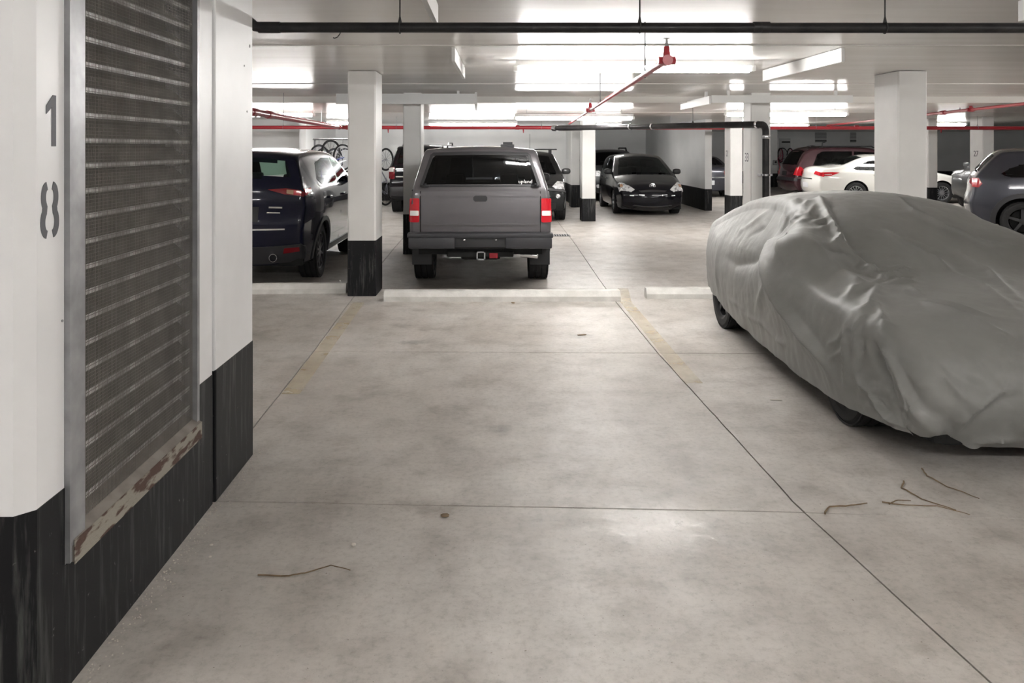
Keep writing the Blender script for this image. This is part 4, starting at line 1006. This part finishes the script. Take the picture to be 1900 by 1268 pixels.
# ---- grey crossover behind the hatchback
b = Body(4.75, 0.92, [(4.6, .3), (4.75, .5), (4.72, .8), (4.6, .95), (3.7, 1.10), (3.45, 1.14), (2.7, 1.58), (2.3, 1.66), (1.0, 1.66), (.3, 1.6), (.08, 1.2), (.0, .9), (.0, .5), (.1, .3)], belt=1.1, tumble=.22, plan=(.12, 5), r=.08, crown=(.05, .17, .08))
ob = car('suv', 'grey crossover with roof rails parked behind the black hatchback', 'car', (4.03, 28.75, 0), -UP, b, 'taupe_paint', (1.0, 3.75), .35, ww=.23, arch=.06, arch_m='bumper_plastic',
    side_glass=[[(.5, 1.22), (1.7, 1.16), (1.7, 1.56), (.8, 1.55)], [(1.78, 1.16), (3.1, 1.16), (2.65, 1.50), (1.78, 1.56)]], rear_glass=[(.6, 1.2), (.5, 1.5)], front_glass=[(.72, 1.14), (.58, 1.53)], gl='glass_dark', gl_rear='glass_dark',
    front=[('head_lamp', [(.48, .88), (.60, .80), (.85, .84), (.83, .96), (.60, .97)], 'headlamp', .014), ('grille', rrect(-.42, .42, .72, .92, .03), 'plastic'), ('bumper_cladding', [(-.85, .34), (.85, .34), (.85, .6), (.5, .52), (-.5, .52), (-.85, .6)], 'bumper_plastic', .012), ('fog_lamp', rrect(.60, .72, .47, .57, .03), 'headlamp', .02)], mirrors=(3.15, 1.18))
for sg in (-1, 1): MB().tube([(.15, sg * .62, 1.63), (.0, sg * .62, 1.73), (-1.5, sg * .62, 1.73), (-1.7, sg * .62, 1.64)], .03, 8).build('roof_rail', 'plastic', ob)

# ---- dark sedan glimpsed between the bay wall and the numbered pillar
b = Body(4.6, 0.90, [(4.5, .25), (4.6, .45), (4.55, .68), (4.4, .8), (3.5, .95), (2.5, 1.38), (2.0, 1.44), (1.3, 1.40), (.55, 1.10), (.12, 1.04), (.02, .95), (.0, .5), (.08, .27)], belt=.95, tumble=.25, plan=(.12, 5), r=.08, crown=(.05, .17, .08))
car('sedan', 'dark grey sedan with white plate seen between the bay wall and numbered pillar', 'car', (7.58, 31.0, 0), UP, b, 'slate_paint', (1.0, 3.7), .32, ww=.21, arch=.05,
    side_glass=[[(1.1, 1.03), (1.9, 1.0), (1.9, 1.32), (1.5, 1.30)], [(1.97, 1.0), (3.1, .99), (2.5, 1.28), (1.97, 1.33)]], rear_glass=[(.62, 1.13), (.52, 1.35)], front_glass=[(.66, 1.0), (.54, 1.32)], gl='glass_dark', gl_rear='glass_dark',
    rear=[('tail_lamp', rrect(.5, .84, .78, .92, .02), 'dark_red_lens', .012), ('trim_strip', rrect(-.8, .8, .68, .72, .01), 'chrome', .012), ('licence_plate', rrect(-.16, .16, .46, .60, .01), 'plate_white', .012), ('licence_plate_holder', rrect(.30, .34, .5, .56, .01), 'plastic', .01)], mirrors=(3.05, 1.05))

# ---- maroon minivan, nose to the right
b = Body(5.05, 0.98, [(4.9, .28), (5.05, .5), (5.0, .75), (4.8, .92), (4.2, 1.08), (3.95, 1.12), (3.0, 1.65), (2.5, 1.75), (1.0, 1.76), (.45, 1.70), (.15, 1.2), (.06, 1.0), (.02, .72), (-.03, .66), (-.02, .45), (.10, .29)], belt=1.05, tumble=.21, plan=(.10, 5), r=.09, crown=(.05, .17, .09))
mv = car('minivan', 'dark maroon minivan with red tail lamp parked behind the white sedan', 'car', (XP(1460, 28.9) + 2.52, 29.0, 0), 0, b, 'maroon_paint', (1.05, 4.08), .34, ww=.22, arch=.06,
    side_glass=[[(.62, 1.15), (.80, 1.12), (2.0, 1.12), (2.0, 1.62), (1.0, 1.62), (.80, 1.52)], [(2.06, 1.12), (3.0, 1.12), (3.0, 1.56), (2.06, 1.62)], [(3.06, 1.12), (3.7, 1.14), (3.06, 1.52)]], rear_glass=[(.72, 1.15), (.62, 1.62)], front_glass=[(.75, 1.15), (.62, 1.62)], gl='glass_dark', gl_rear='glass_dark',
    rear=[('tail_lamp', [(.72, .80), (.90, .80), (.88, 1.08), (.80, 1.06)], 'red_lens', .012), ('licence_plate', rrect(-.2, .2, .75, .9, .01), 'plastic', .01), ('bumper_cladding', [(-.9, .60), (.9, .60), (.9, .70), (-.9, .70)], 'bumper_plastic', .02)],
    side=[('tail_lamp_wrap', [(.06, .80), (.40, .78), (.34, .95), (.22, 1.08), (.14, 1.10)], 'red_lens', .014), ('rub_strip', [(.05, .68), (.6, .68), (.6, .73), (.05, .73)], 'chrome', .012)], mirrors=(3.7, 1.18), handles=[(2.2, 1.0, .2), (3.1, 1.0, .2)])
for sg in (-1, 1): MB().tube([(-1.6, sg * .66, 1.74), (-1.5, sg * .66, 1.79), (.2, sg * .66, 1.79), (.3, sg * .66, 1.74)], .018, 8).build('roof_rail', 'plastic', mv)
MB().ball((-1.55, .1, 1.80), (.12, .05, .03), 10, 6).tube([(-1.35, -.3, 1.76), (-1.35, -.3, 1.92), (-1.25, -.3, 1.94)], .02, 6).build('roof_clamp', 'plastic', mv)

# ---- white sedan, nose to the right
b = Body(4.67, 0.905, [(4.55, .22), (4.67, .42), (4.62, .68), (4.45, .8), (3.6, .98), (3.4, 1.02), (2.5, 1.44), (2.1, 1.50), (1.5, 1.48), (.75, 1.17), (.45, 1.12), (.14, 1.11), (.05, 1.0), (.04, .82), (-.02, .62), (.0, .42), (.10, .24)], belt=.96, tumble=.27, plan=(.13, 5), r=.085, crown=(.05, .18, .12))
wsd = car('sedan', 'white sedan with slim red tail lamp parked nose to the right', 'car', (XP(1502, 26.4) + 2.33, 26.4, 0), 0, b, 'white_paint', (1.12, 3.80), .335, ww=.22, arch=.055, spokes=14, sw=.013,
    side_glass=[[(1.05, 1.09), (1.15, 1.05), (2.05, 1.02), (2.05, 1.36), (1.70, 1.35), (1.4, 1.26)], [(2.12, 1.02), (3.1, 1.01), (2.62, 1.28), (2.12, 1.37)]], rear_glass=[(.66, 1.20), (.56, 1.43)], front_glass=[(.68, 1.04), (.56, 1.38)], gl='glass_dark', gl_rear='glass',
    rear=[('tail_lamp', [(.45, .90), (.84, .85), (.85, .97), (.5, .99)], 'red_lens', .012), ('licence_plate', rrect(-.2, .2, .50, .62, .01), 'plate_white', .012), ('bumper_cladding', [(-.7, .25), (.7, .25), (.78, .38), (-.78, .38)], 'bumper_plastic', .012), ('gate_trim', rrect(-.4, .4, .73, .755, .01), 'chrome', .012)],
    side=[('tail_lamp_wrap', [(.02, .86), (.35, .87), (.62, .97), (.40, .985), (.02, .97)], 'red_lens', .012), ('tail_lamp_lens', [(.10, .895), (.38, .905), (.38, .92), (.10, .91)], 'white_lens', .016), ('sill_strip', [(1.7, .26), (3.25, .26), (3.25, .33), (1.7, .33)], 'plastic', .004)], mirrors=(3.05, 1.07), handles=[(1.75, .90, .17), (2.75, .89, .17)])

# ---- dark compact SUV, nose to the left
b = Body(4.5, 0.91, [(4.3, .3), (4.48, .5), (4.5, .8), (4.42, 1.0), (4.2, 1.10), (3.5, 1.16), (3.3, 1.2), (2.75, 1.56), (2.3, 1.645), (1.0, 1.64), (.3, 1.58), (.1, 1.1), (.0, .9), (.0, .5), (.1, .3)], belt=1.12, tumble=.2, plan=(.13, 5), r=.09, crown=(.05, .18, .08))
car('suv', 'dark grey SUV with its nose behind the pillar numbered 27', 'car', (15.62, 24.6, 0), -2.5, b, 'taupe_paint', (.95, 3.55), .35, ww=.23, rim='dark_alloy', arch=.06, arch_m='bumper_plastic',
    side_glass=[[(.5, 1.22), (1.6, 1.18), (1.6, 1.55), (.8, 1.54)], [(1.68, 1.18), (3.0, 1.18), (2.6, 1.50), (1.68, 1.55)]], rear_glass=[(.6, 1.2), (.5, 1.5)], front_glass=[(.72, 1.2), (.6, 1.52)], gl='glass_dark', gl_rear='glass_dark',
    front=[('head_lamp', [(.5, .98), (.85, .98), (.85, 1.06), (.5, 1.06)], 'headlamp', .012), ('grille', rrect(-.45, .45, .75, 1.0, .03), 'plastic')], side=[('head_lamp_wrap', [(4.05, 1.0), (4.36, .98), (4.36, 1.04), (4.1, 1.07)], 'plastic', .01)], mirrors=(3.05, 1.22))

# ---- slate grey SUV at the right, tail to the left
b = Body(4.6, 0.93, [(4.45, .3), (4.6, .5), (4.57, .85), (4.4, 1.02), (3.6, 1.15), (3.4, 1.18), (2.7, 1.60), (2.25, 1.69), (1.2, 1.70), (.62, 1.68), (.46, 1.64), (.12, 1.24), (.05, 1.12), (.04, .9), (-.02, .72), (.0, .5), (.1, .32)], belt=1.16, tumble=.21, plan=(.10, 5), r=.08, crown=(.05, .17, .08))
phi = -0.50
wl_loc = Vector((-1.45, -.93, 0)); R = Matrix.Rotation(phi, 3, 'Z'); W0 = Vector((XP(1898, 15.3), 15.3, 0)) - R @ wl_loc
rv = car('suv', 'slate grey SUV with roof rails and red tail lamp beside the covered car', 'car', tuple(W0), phi, b, 'slate_paint', (.85, 3.55), .365, ww=.235, rim='plastic', arch=.075, arch_m='bumper_plastic', arch_w=.085,
    side_glass=[[(.50, 1.25), (.62, 1.20), (1.32, 1.19), (1.42, 1.53), (1.05, 1.50), (.66, 1.36)], [(1.38, 1.22), (2.15, 1.21), (2.15, 1.585), (1.50, 1.565)], [(2.21, 1.21), (3.1, 1.22), (2.68, 1.50), (2.21, 1.585)]], rear_glass=[(.66, 1.28), (.56, 1.58)], front_glass=[(.7, 1.22), (.58, 1.58)], gl='glass_dark', gl_rear='glass_dark',
    rear=[('tail_lamp', [(.45, 1.07), (.86, 1.0), (.86, 1.16), (.5, 1.13)], 'red_lens', .012)],
    side=[('tail_lamp_wrap', [(.03, 1.0), (.14, .985), (.20, 1.06), (.14, 1.17), (.03, 1.17)], 'red_lens', .016),
          ('window_trim', [(.95, 1.575), (2.6, 1.60), (2.6, 1.62), (.95, 1.60)], 'chrome', .006), ('body_crease', [(.42, 1.14), (.45, 1.14), (.49, 1.02), (1.15, .985), (1.15, .975), (.47, 1.0)], 'slate_paint', .016),
          ('sill_cladding', [(1.42, .32), (3.15, .32), (3.15, .5), (1.42, .5)], 'bumper_plastic', .012), ('door_seam', [(2.165, .5), (2.175, .5), (2.175, 1.2), (2.165, 1.2)], 'under', .002)], mirrors=(3.0, 1.26), handles=[(1.45, 1.05, .2), (2.4, 1.04, .2)])
for sg in (-1, 1): MB().tube([(.3, sg * .68, 1.66), (.1, sg * .68, 1.735), (-1.1, sg * .68, 1.735), (-1.3, sg * .68, 1.66)], .022, 8).build('roof_rail', 'plastic', rv)

# ------------------------------------------------------------------ the covered car
CC = Vector((3.06, 6.60, 0))
cc = tag(empty('covered_car', tuple(CC), -UP), 'low car under a wrinkled grey cloth cover in the bay', 'car')
LC = 4.75
hem = lerp_fn([(0, .30), (.55, .31), (1.0, .30), (1.6, .235), (2.3, .185), (3.1, .16), (3.7, .15), (4.3, .175), (4.75, .20)])
class Cover(Body):
    def W(s, x, z):
        xr = x + s.L / 2; u = x / (s.L / 2)
        pl = 1 - (0.27 * max(-u, 0) ** 4.0 + 0.26 * max(u, 0) ** 4.5)
        if z < .62: q = 1.0 - .035 * ((.62 - z) / .5) ** 1.5
        elif z < .86: q = 1.0 - .05 * ((z - .62) / .24) ** 2
        else: q = .95 - .33 * ((z - .86) / (1.33 - .86)) ** 1.15
        return s.hw * pl * q
cv = Cover(LC, .95, [(4.52, .18), (4.66, .32), (4.67, .50), (4.58, .645), (4.36, .72), (3.9, .79), (3.55, .835), (3.35, .87), (2.75, 1.20), (2.45, 1.305), (2.0, 1.335), (1.45, 1.30), (.85, 1.12), (.50, 1.02), (.18, .985), (.04, .90), (-.01, .70), (.0, .5), (.05, .30)],
           belt=.86, r=.10, crown=(.05, .10, .12), it=2, ds=.017)
sh = cv.shell(J=66, Tn=66)
V = np.array(sh.v)
# hem: slide the lower part of the skirt down or up to the hem line
zb = cv.zb
for i in range(len(V)):
    x, y, z = V[i]; xr = x + LC / 2; h = hem(xr) + 0.012 * noise.noise(Vector((x * 3, math.copysign(3, y), 0)))
    k = max(0.0, min(1.0, (0.62 - z) / (0.62 - zb))); V[i][2] = z + (h - zb) * k
me_v = [Vector(v) for v in V]
fcs = sh.f
toW = Matrix.Translation(CC) @ Matrix.Rotation(-UP, 4, 'Z'); toL = toW.inverted()
bvh = BVHTree.FromPolygons(me_v, fcs)
eye = toL @ Vector((0, 0, EYE))
def on_cover(zx, zy):
    """a point of the fold pattern, read in the 2.39x enlargement of the photograph, found on the cover surface"""
    px, py = 1300 + zx * 0.4181, 330 + zy * 0.418
    w = toL @ Vector(at(px, py, 5.0)); hit = bvh.ray_cast(eye, (w - eye).normalized())
    return hit[0]
def vnormals(V, fcs):
    f = np.array(fcs); a = V[f[:, 2]] - V[f[:, 0]]; b_ = V[f[:, 3]] - V[f[:, 1]]; n = np.cross(a, b_)
    vn = np.zeros_like(V)
    for k in range(4): np.add.at(vn, f[:, k], n)
    l = np.linalg.norm(vn, axis=1)[:, None]; vn /= np.maximum(l, 1e-9)
    c = V - np.array([0, 0, .5]); s_ = np.sign((vn * c).sum(1)); return vn * np.where(s_ == 0, 1, s_)[:, None]
VN = vnormals(V, fcs)
disp = np.zeros(len(V))
# the cloth is held out by the door mirror and falls away from it like a tent
for ym in (-1.0, 1.0):
    P = np.array([LC / 2 - 1.72 - 0.02, ym * 0.885, .93]); dd = np.linalg.norm((V - P) * np.array([1, 1, .8]), axis=1)
    disp += .105 * np.clip(1 - dd / .46, 0, 1) ** 1.3
def fold(pts, amp, w, sharp=1.15, taper=True):
    q = [on_cover(*p) for p in pts]; q = [p for p in q if p is not None]
    if len(q) < 2: return
    best = np.full(len(V), 9.0); tpos = np.zeros(len(V)); n = len(q) - 1
    for i in range(n):
        a, b_ = np.array(q[i]), np.array(q[i + 1]); ab = b_ - a; L2 = (ab ** 2).sum()
        if L2 < 1e-8: continue
        t = np.clip(((V - a) @ ab) / L2, 0, 1); d = np.linalg.norm(V - (a + t[:, None] * ab), axis=1)
        m = d < best; best[m] = d[m]; tpos[m] = (i + t[m]) / n
    e = np.sin(np.clip(tpos, 0.0, 1) * PI * 0.86 + PI * 0.12) if taper else 1.0
    disp[:] += 1.9 * amp * e * np.exp(-(best / max(w * 1.12, .023)) ** sharp)
FOLDS = [
    ([(338, 300), (350, 400), (395, 530), (470, 670), (560, 800), (655, 985)], .070, .085), ([(365, 420), (450, 600), (560, 760), (630, 930)], -.022, .06),
    ([(338, 305), (365, 420), (420, 570), (500, 710), (585, 830), (652, 970)], .016, .020), ([(345, 300), (430, 325), (560, 395), (700, 478), (770, 490)], .048, .085), ([(420, 400), (560, 480), (680, 560)], -.018, .09),
    ([(325, 310), (230, 370), (150, 385), (90, 340)], -.022, .07), ([(325, 330), (290, 480), (240, 600)], .014, .05), ([(80, 310), (75, 420), (85, 530)], .012, .04),
    ([(430, 95), (395, 180), (355, 280)], .020, .022), ([(475, 105), (430, 190), (370, 275)], .022, .020), ([(505, 125), (470, 200), (400, 272)], .018, .018), ([(395, 110), (370, 180), (352, 240)], .012, .02),
    ([(455, 100), (412, 185), (362, 278)], -.014, .016), ([(300, 150), (240, 200), (170, 240)], .012, .03), ([(330, 140), (280, 220), (200, 270)], -.010, .03),
    ([(530, 95), (565, 170), (590, 250), (640, 330), (715, 385), (790, 450)], .040, .030), ([(580, 130), (620, 220), (670, 310), (740, 380), (820, 430)], -.026, .035),
    ([(500, 210), (560, 200), (600, 230)], .016, .016), ([(520, 250), (580, 240), (615, 290)], .014, .015), ([(570, 330), (620, 300), (670, 330)], .018, .018), ([(560, 390), (640, 370), (690, 400)], .014, .016),
    ([(720, 430), (770, 410), (800, 460)], .020, .018), ([(770, 480), (830, 440), (900, 420), (960, 440)], .018, .018), ([(820, 480), (900, 460), (990, 470)], .014, .016), ([(840, 410), (890, 400), (950, 420)], .012, .014), ([(930, 490), (990, 525)], .012, .014),
    ([(870, 85), (940, 150), (1080, 220), (1250, 290), (1430, 335)], .022, .022), ([(905, 95), (960, 140), (1060, 180)], -.018, .03), ([(830, 240), (900, 290), (1050, 370), (1250, 480), (1430, 610)], .022, .022), ([(850, 230), (960, 270), (1130, 340), (1300, 420)], -.010, .05),
    ([(1130, 110), (1250, 170), (1400, 230)], .016, .022), ([(1150, 330), (1280, 420), (1430, 560)], .018, .025),
    ([(990, 560), (1100, 600), (1230, 650), (1390, 712)], .024, .022), ([(1000, 545), (1150, 580), (1300, 620)], .016, .02), ([(620, 560), (680, 500), (760, 485)], .014, .02),
    ([(785, 490), (740, 590), (700, 700), (685, 870)], .026, .028), ([(700, 590), (660, 700), (655, 820), (652, 960)], .024, .026), ([(720, 640), (715, 760), (700, 880)], -.020, .024),
    ([(790, 570), (820, 660), (835, 770), (890, 880), (930, 1000), (935, 1100)], .030, .028), ([(760, 700), (800, 830), (850, 960), (900, 1080)], -.022, .03), ([(850, 700), (880, 830), (950, 930)], -.014, .035),
    ([(590, 800), (640, 770), (660, 700)], .012, .02), ([(575, 740), (620, 720), (655, 640)], .012, .02), ([(700, 890), (760, 950), (830, 1060), (930, 1120), (1060, 1168)], .030, .026), ([(730, 900), (800, 1000), (880, 1075)], -.018, .022),
    ([(930, 970), (985, 1060), (1060, 1130)], .024, .024), ([(960, 960), (1020, 1040), (1100, 1100)], -.016, .025), ([(1060, 850), (1085, 890), (1150, 960), (1210, 1010)], .018, .022), ([(1080, 850), (1180, 910), (1300, 960)], -.014, .03),
    ([(1400, 940), (1330, 950), (1240, 1010), (1160, 1080), (1120, 1140)], .026, .028), ([(1430, 960), (1330, 985), (1230, 1060), (1170, 1130)], -.018, .035), ([(930, 880), (980, 920), (1040, 945)], .012, .016),
    ([(1200, 1160), (1320, 1150), (1430, 1160)], .018, .022), ([(1060, 1160), (1160, 1170), (1240, 1180)], .014, .02), ([(180, 600), (280, 650), (360, 740)], .010, .018), ([(340, 720), (380, 745)], .014, .012), ([(130, 540), (200, 590)], .008, .015),
]
for q in FOLDS: fold(*q)
crumple = np.zeros(len(V))
for (zx, zy, rad) in ((560, 220, .16), (640, 340, .14), (780, 430, .16), (880, 440, .14), (690, 640, .16), (1100, 880, .2), (820, 1000, .25), (1000, 1100, .25), (450, 180, .14)):
    c = on_cover(zx, zy)
    if c is not None: crumple = np.maximum(crumple, np.exp(-(np.linalg.norm(V - np.array(c), axis=1) / rad) ** 2))
for i in range(len(V)):
    x, y, z = V[i]; p = Vector((x, y, z))
    if crumple[i] > .05: disp[i] += crumple[i] * (.026 * (.35 - abs(noise.noise(p * 9))) + .012 * (.3 - abs(noise.noise(p * 21))))
    a = noise.noise(p * 4.0) * .006 + abs(noise.noise(Vector((x * 9 + z * 5, y * 9, z * 6)))) * .006 + noise.noise(p * 19) * .0016
    low = max(0.0, (.75 - z) / .6)
    a += low * (.011 * noise.noise(Vector((x * 6.5, math.copysign(2, y) + y * 4, z * 1.2))) + .007 * noise.noise(Vector((x * 14, y * 8, z * 2))))
    disp[i] += a
V2 = V + VN * disp[:, None]
V2[:, 2] = np.maximum(V2[:, 2], .06)
sh.v = [tuple(v) for v in V2]
sh.build('cover', 'cover', cc, smooth=True, angle=80)
for x in (-1.37, 1.40):
    for sg in (-1, 1): wheel(cc, x, sg * .735, .325, .225, 'dark_alloy', 5, .04)
MB().rbox((-2.1, -.72, .17), (2.15, .72, .55), .08).build('underbody', 'under', cc)
MB().rbox((1.75, -.70, .13), (2.2, .70, .40), .08).build('front_bumper', 'under', cc)

# ------------------------------------------------------------------ bicycles
def bicycle(loc, rot, m, label, group, rim='bike_black'):
    t = tag(empty('bicycle', loc), label, 'bicycle', group); t.rotation_euler = rot
    for x in (-.52, .52):
        w = empty('wheel', (x, 0, .34)); w.parent = t
        MB().torus((0, 0, 0), .322, .026, 26, 6, 'y').build('tyre', 'rubber', w, smooth=True)
        sp = MB().torus((0, 0, 0), .295, .010, 26, 5, 'y')
        for k in range(14):
            a = 2 * PI * k / 14; sp.tube([(0, .02 * (-1) ** k, 0), (.295 * math.cos(a), 0, .295 * math.sin(a))], .003, 4)
        sp.build('rim', rim, w)
    A, B_, Cc, Dd, Rr, Ff = (-.12, 0, .30), (-.24, 0, .78), (.36, 0, .84), (.38, 0, .72), (-.52, 0, .34), (.52, 0, .34)
    fr_ = MB()
    for p, q in ((A, B_), (B_, Cc), (A, Dd)): fr_.tube([p, q], .018, 8)
    for s_ in (-1, 1):
        fr_.tube([A, (Rr[0], .05 * s_, Rr[2])], .010, 6).tube([B_, (Rr[0], .05 * s_, Rr[2])], .009, 6)
    fr_.build('frame', m, t)
    fk = MB().tube([Cc, Dd], .02, 8)
    for s_ in (-1, 1): fk.tube([Dd, (.44, .045 * s_, .62), (Ff[0], .05 * s_, Ff[2])], .011, 6)
    fk.build('fork', m, t)
    MB().tube([Cc, (.33, 0, .93)], .014, 6).tube([(.28, -.20, .96), (.36, -.12, .94), (.36, .12, .94), (.28, .20, .96)], .013, 6).build('handlebar', 'plastic', t)
    MB().tube([B_, (-.27, 0, .90)], .013, 6).ball((-.26, 0, .92), (.13, .07, .03), 10, 6).build('saddle', 'plastic', t)
    MB().torus((A[0], .05, A[2]), .085, .008, 16, 4, 'y').tube([(A[0], .07, A[2]), (A[0] + .12, .09, A[2] - .12)], .01, 5).tube([(A[0], -.07, A[2]), (A[0] - .12, -.09, A[2] + .12)], .01, 5).build('crank', 'alloy', t)
    return t
HANG = 'bicycles hanging behind the navy SUV'
for k, (px, d, m, rm, lab, zz, yaw) in enumerate((
        (592, 21.40, 'bike_black', 'bike_grey', 'black bicycle hanging on the rack at its end, next to the wall return', .97, .95),
        (614, 21.25, 'bike_black', 'bike_black', 'black bicycle hanging in the middle of the rack', 1.10, .95),
        (636, 21.10, 'bike_blue', 'bike_white', 'blue bicycle with white rims hanging on the rack beside the pillar', .98, .95),
        (600, 22.9, 'bike_green', 'bike_green', 'pale green bicycle stood on end behind the rack', .872, .95),
        (620, 22.9, 'bike_blue', 'bike_grey', 'blue bicycle with grey rims stood on end behind the rack', .872, .95),
        (640, 22.9, 'bike_white', 'bike_white', 'white bicycle stood on end behind the rack', .872, .95),
        (716, 24.6, 'bike_grey', 'bike_black', 'grey bicycle hanging alone beside the black off-road SUV', 0.872, 1.0))):
    # origin of the bicycle is under its middle; hung with the front wheel up
    x = XP(px, d)
    bicycle((x + .34 * math.cos(yaw), d + .34 * math.sin(yaw), zz), (0, -PI / 2, yaw), m, lab, HANG, rm)
rack = tag(empty('bike_rack', (-4.1, 22.05, 0)), 'grey steel bicycle rack rail holding the hanging bicycles', 'rack')
MB().tube([(-.75, 0, 1.98), (1.0, 0, 1.98)], .025, 8).build('rail', 'galv', rack)
for px, d, zz in ((592, 21.40, .97), (614, 21.25, 1.10), (636, 21.10, .98)):
    hx, hz = XP(px, d) + 4.1, zz + .52 + .349 + .022
    MB().tube([(hx, 0, 1.98), (hx, d - 22.05 + .03, 1.985), (hx, d - 22.05, hz - .012)], .008, 6).build('hook', 'galv', rack)
for x in (-.7, .95): MB().tube([(x, 0, 0), (x, 0, 1.98)], .025, 8).build('post', 'galv', rack)
FAR = 'bicycles by the far wall'
for (px, d, m, lab, zz, yaw) in ((1452, 39.2, 'bike_white', 'white bicycle hanging beside the far pillar', .88, .5), (1466, 38.5, 'bike_pink', 'pink bicycle hanging behind the maroon minivan tail', .872, .8), (1448, 37.5, 'bike_pink', 'pink bicycle hanging next to the white one by the far pillar', .872, .9)):
    bicycle((XP(px, d) + .34 * math.cos(yaw), d + .34 * math.sin(yaw), zz), (0, -PI / 2, yaw), m, lab, FAR, 'bike_white' if m == 'bike_white' else 'bike_pink')

# ------------------------------------------------------------------ far wall: door, vents, sign box
DW = DMAX - 0.002
def far_panel(name, px0, px1, py0, py1, m, th=.04, parent=None, d=DW):
    a, b_ = at(px0, py1, d), at(px1, py0, d)
    return MB().box((a[0], d - th, max(a[2], 0)), (b_[0], d, b_[2]))
dr_ = empty('door_1', (XP(1456, DW), DW, 0)); dr_['kind'] = 'structure'
x0, x1 = XP(1446, DW) - dr_.location.x, XP(1466, DW) - dr_.location.x
MB().box((x0, -.05, 0), (x1, 0, 2.2)).build('door_leaf', 'door_grey', dr_)
MB().box((x0 + .1, -.06, 1.98), (x1 - .02, -.05, 2.06)).build('door_slot', 'plastic', dr_)
for i, (a, b_, c, d_) in enumerate(((1512, 1533, 245, 265), (1577, 1588, 245, 265))):
    w_ = empty('window_%d' % (i + 1), (XP((a + b_) / 2, DW), DW, ZP(d_, DW))); w_['kind'] = 'structure'
    hw_ = (XP(b_, DW) - XP(a, DW)) / 2; hh = ZP(c, DW) - ZP(d_, DW)
    MB().box((-hw_, -.03, 0), (hw_, 0, hh)).build('vent_panel', 'door_grey', w_)
    MB().box((-hw_, -.05, .06), (hw_, -.03, .12)).build('vent_slot', 'plastic', w_)
    for k in range(4): MB().box((-hw_, -.045, hh * (.45 + .12 * k)), (hw_, -.03, hh * (.45 + .12 * k) + .03)).build('slat', 'grey_box' if i else 'galv', w_)
bx = tag(empty('switch_box', at(1437, 306, 36.39)), 'small dark box fixed to the far white pillar', 'box')
MB().rbox((-.08, -.10, 0), (.10, 0, .22), .02).build('box_body', 'grey_box', bx)
MB().ball((.02, -.11, .12), (.05, .03, .05), 10, 6).build('dial', 'plastic', bx)

# ------------------------------------------------------------------ litter on the floor
def twig(pts, r, label):
    P = []
    for px, py in pts: d = D(py); P.append(Vector((XP(px, d), d, r * 1.05)))
    fine = []
    for a, b_ in zip(P, P[1:]):
        for k in range(4): fine.append(a.lerp(b_, k / 4) + Vector((random.uniform(-1, 1), random.uniform(-1, 1), random.uniform(0, .6))) * r * .7)
    fine.append(P[-1])
    mb = MB().tube(fine, [r * (1 - .55 * i / len(fine)) for i in range(len(fine))], 6)
    return tag(mb.build('twig', 'twig', None, smooth=True), label, 'twig')
twig([(479, 1069), (536, 1071), (567, 1065), (614, 1051), (650, 1060)], .0035, 'thin bent twig lying alone near the louvered wall')
twig([(1530, 956), (1538, 943), (1578, 941), (1609, 936)], .005, 'dark hooked twig lying at the crossing of the floor joints')
twig([(1637, 933), (1663, 938), (1739, 941), (1800, 957)], .0035, 'long thin twig crossing under a paler one by the covered car')
twig([(1677, 895), (1673, 907), (1710, 928), (1774, 949)], .0045, 'pale forked twig lying across another one by the covered car')
twig([(1710, 871), (1720, 885), (1758, 905), (1817, 927)], .004, 'twig with curled end lying closest to the covered car')
twig([(1650, 937), (1665, 930), (1690, 931)], .0035, 'short twig piece beside the crossed twigs')
def chip(px, py, sx, sy, sz, m, label, rz=0.3):
    d = D(py); mb = MB().ball((0, 0, sz), (sx, sy, sz), 7, 5, .8)
    ob = mb.build('litter', m, None); ob.location = (XP(px, d), d, 0); ob.rotation_euler = (0, 0, rz)
    ob.name = 'wood_chip' if m == 'chip' else 'dry_leaf'
    tag(ob, label, 'litter')
chip(1440, 743, .045, .010, .004, 'chip', 'pale wood splinter on the floor between joint and covered car', -.1)
chip(656, 1014, .011, .010, .007, 'chip', 'small pale pebble near the thin bent twig')
chip(392, 1013, .008, .006, .004, 'chip', 'tiny white chip near the foot of the louvered wall'); chip(390, 1035, .007, .006, .004, 'chip', 'tiny white chip just below another by the louvered wall')
chip(952, 563, .020, .03, .006, 'twig', 'small dry leaf against the long wheel stop')
chip(1080, 622, .05, .02, .003, 'twig', 'flat dry leaf beside the wheel stop, on the covered car side'); chip(826, 958, .022, .02, .004, 'twig', 'crumbled dry leaf on the crosswise floor joint')

# loose grit along the foot of the near wall: far too fine to count
gm = MB(); rnd = random.Random(4)
for k in range(420):
    d = rnd.uniform(2.3, 4.75); off = abs(rnd.gauss(0, .035)) + .006; r_ = rnd.uniform(.0012, .0042)
    x = WX + .016 + off; c = (x, d, r_ * .7)
    gm.add([(c[0] + r_, c[1], c[2]), (c[0] - r_, c[1], c[2]), (c[0], c[1] + r_ * 1.2, c[2]), (c[0], c[1] - r_, c[2]), (c[0], c[1], c[2] + r_ * .8), (c[0], c[1], 0)],
           [(0, 2, 4), (2, 1, 4), (1, 3, 4), (3, 0, 4), (2, 0, 5), (1, 2, 5), (3, 1, 5), (0, 3, 5)])
tag(gm.build('grit', 'chip', kind='stuff'), 'pale loose grit scattered along the foot of the louvered wall', 'grit')
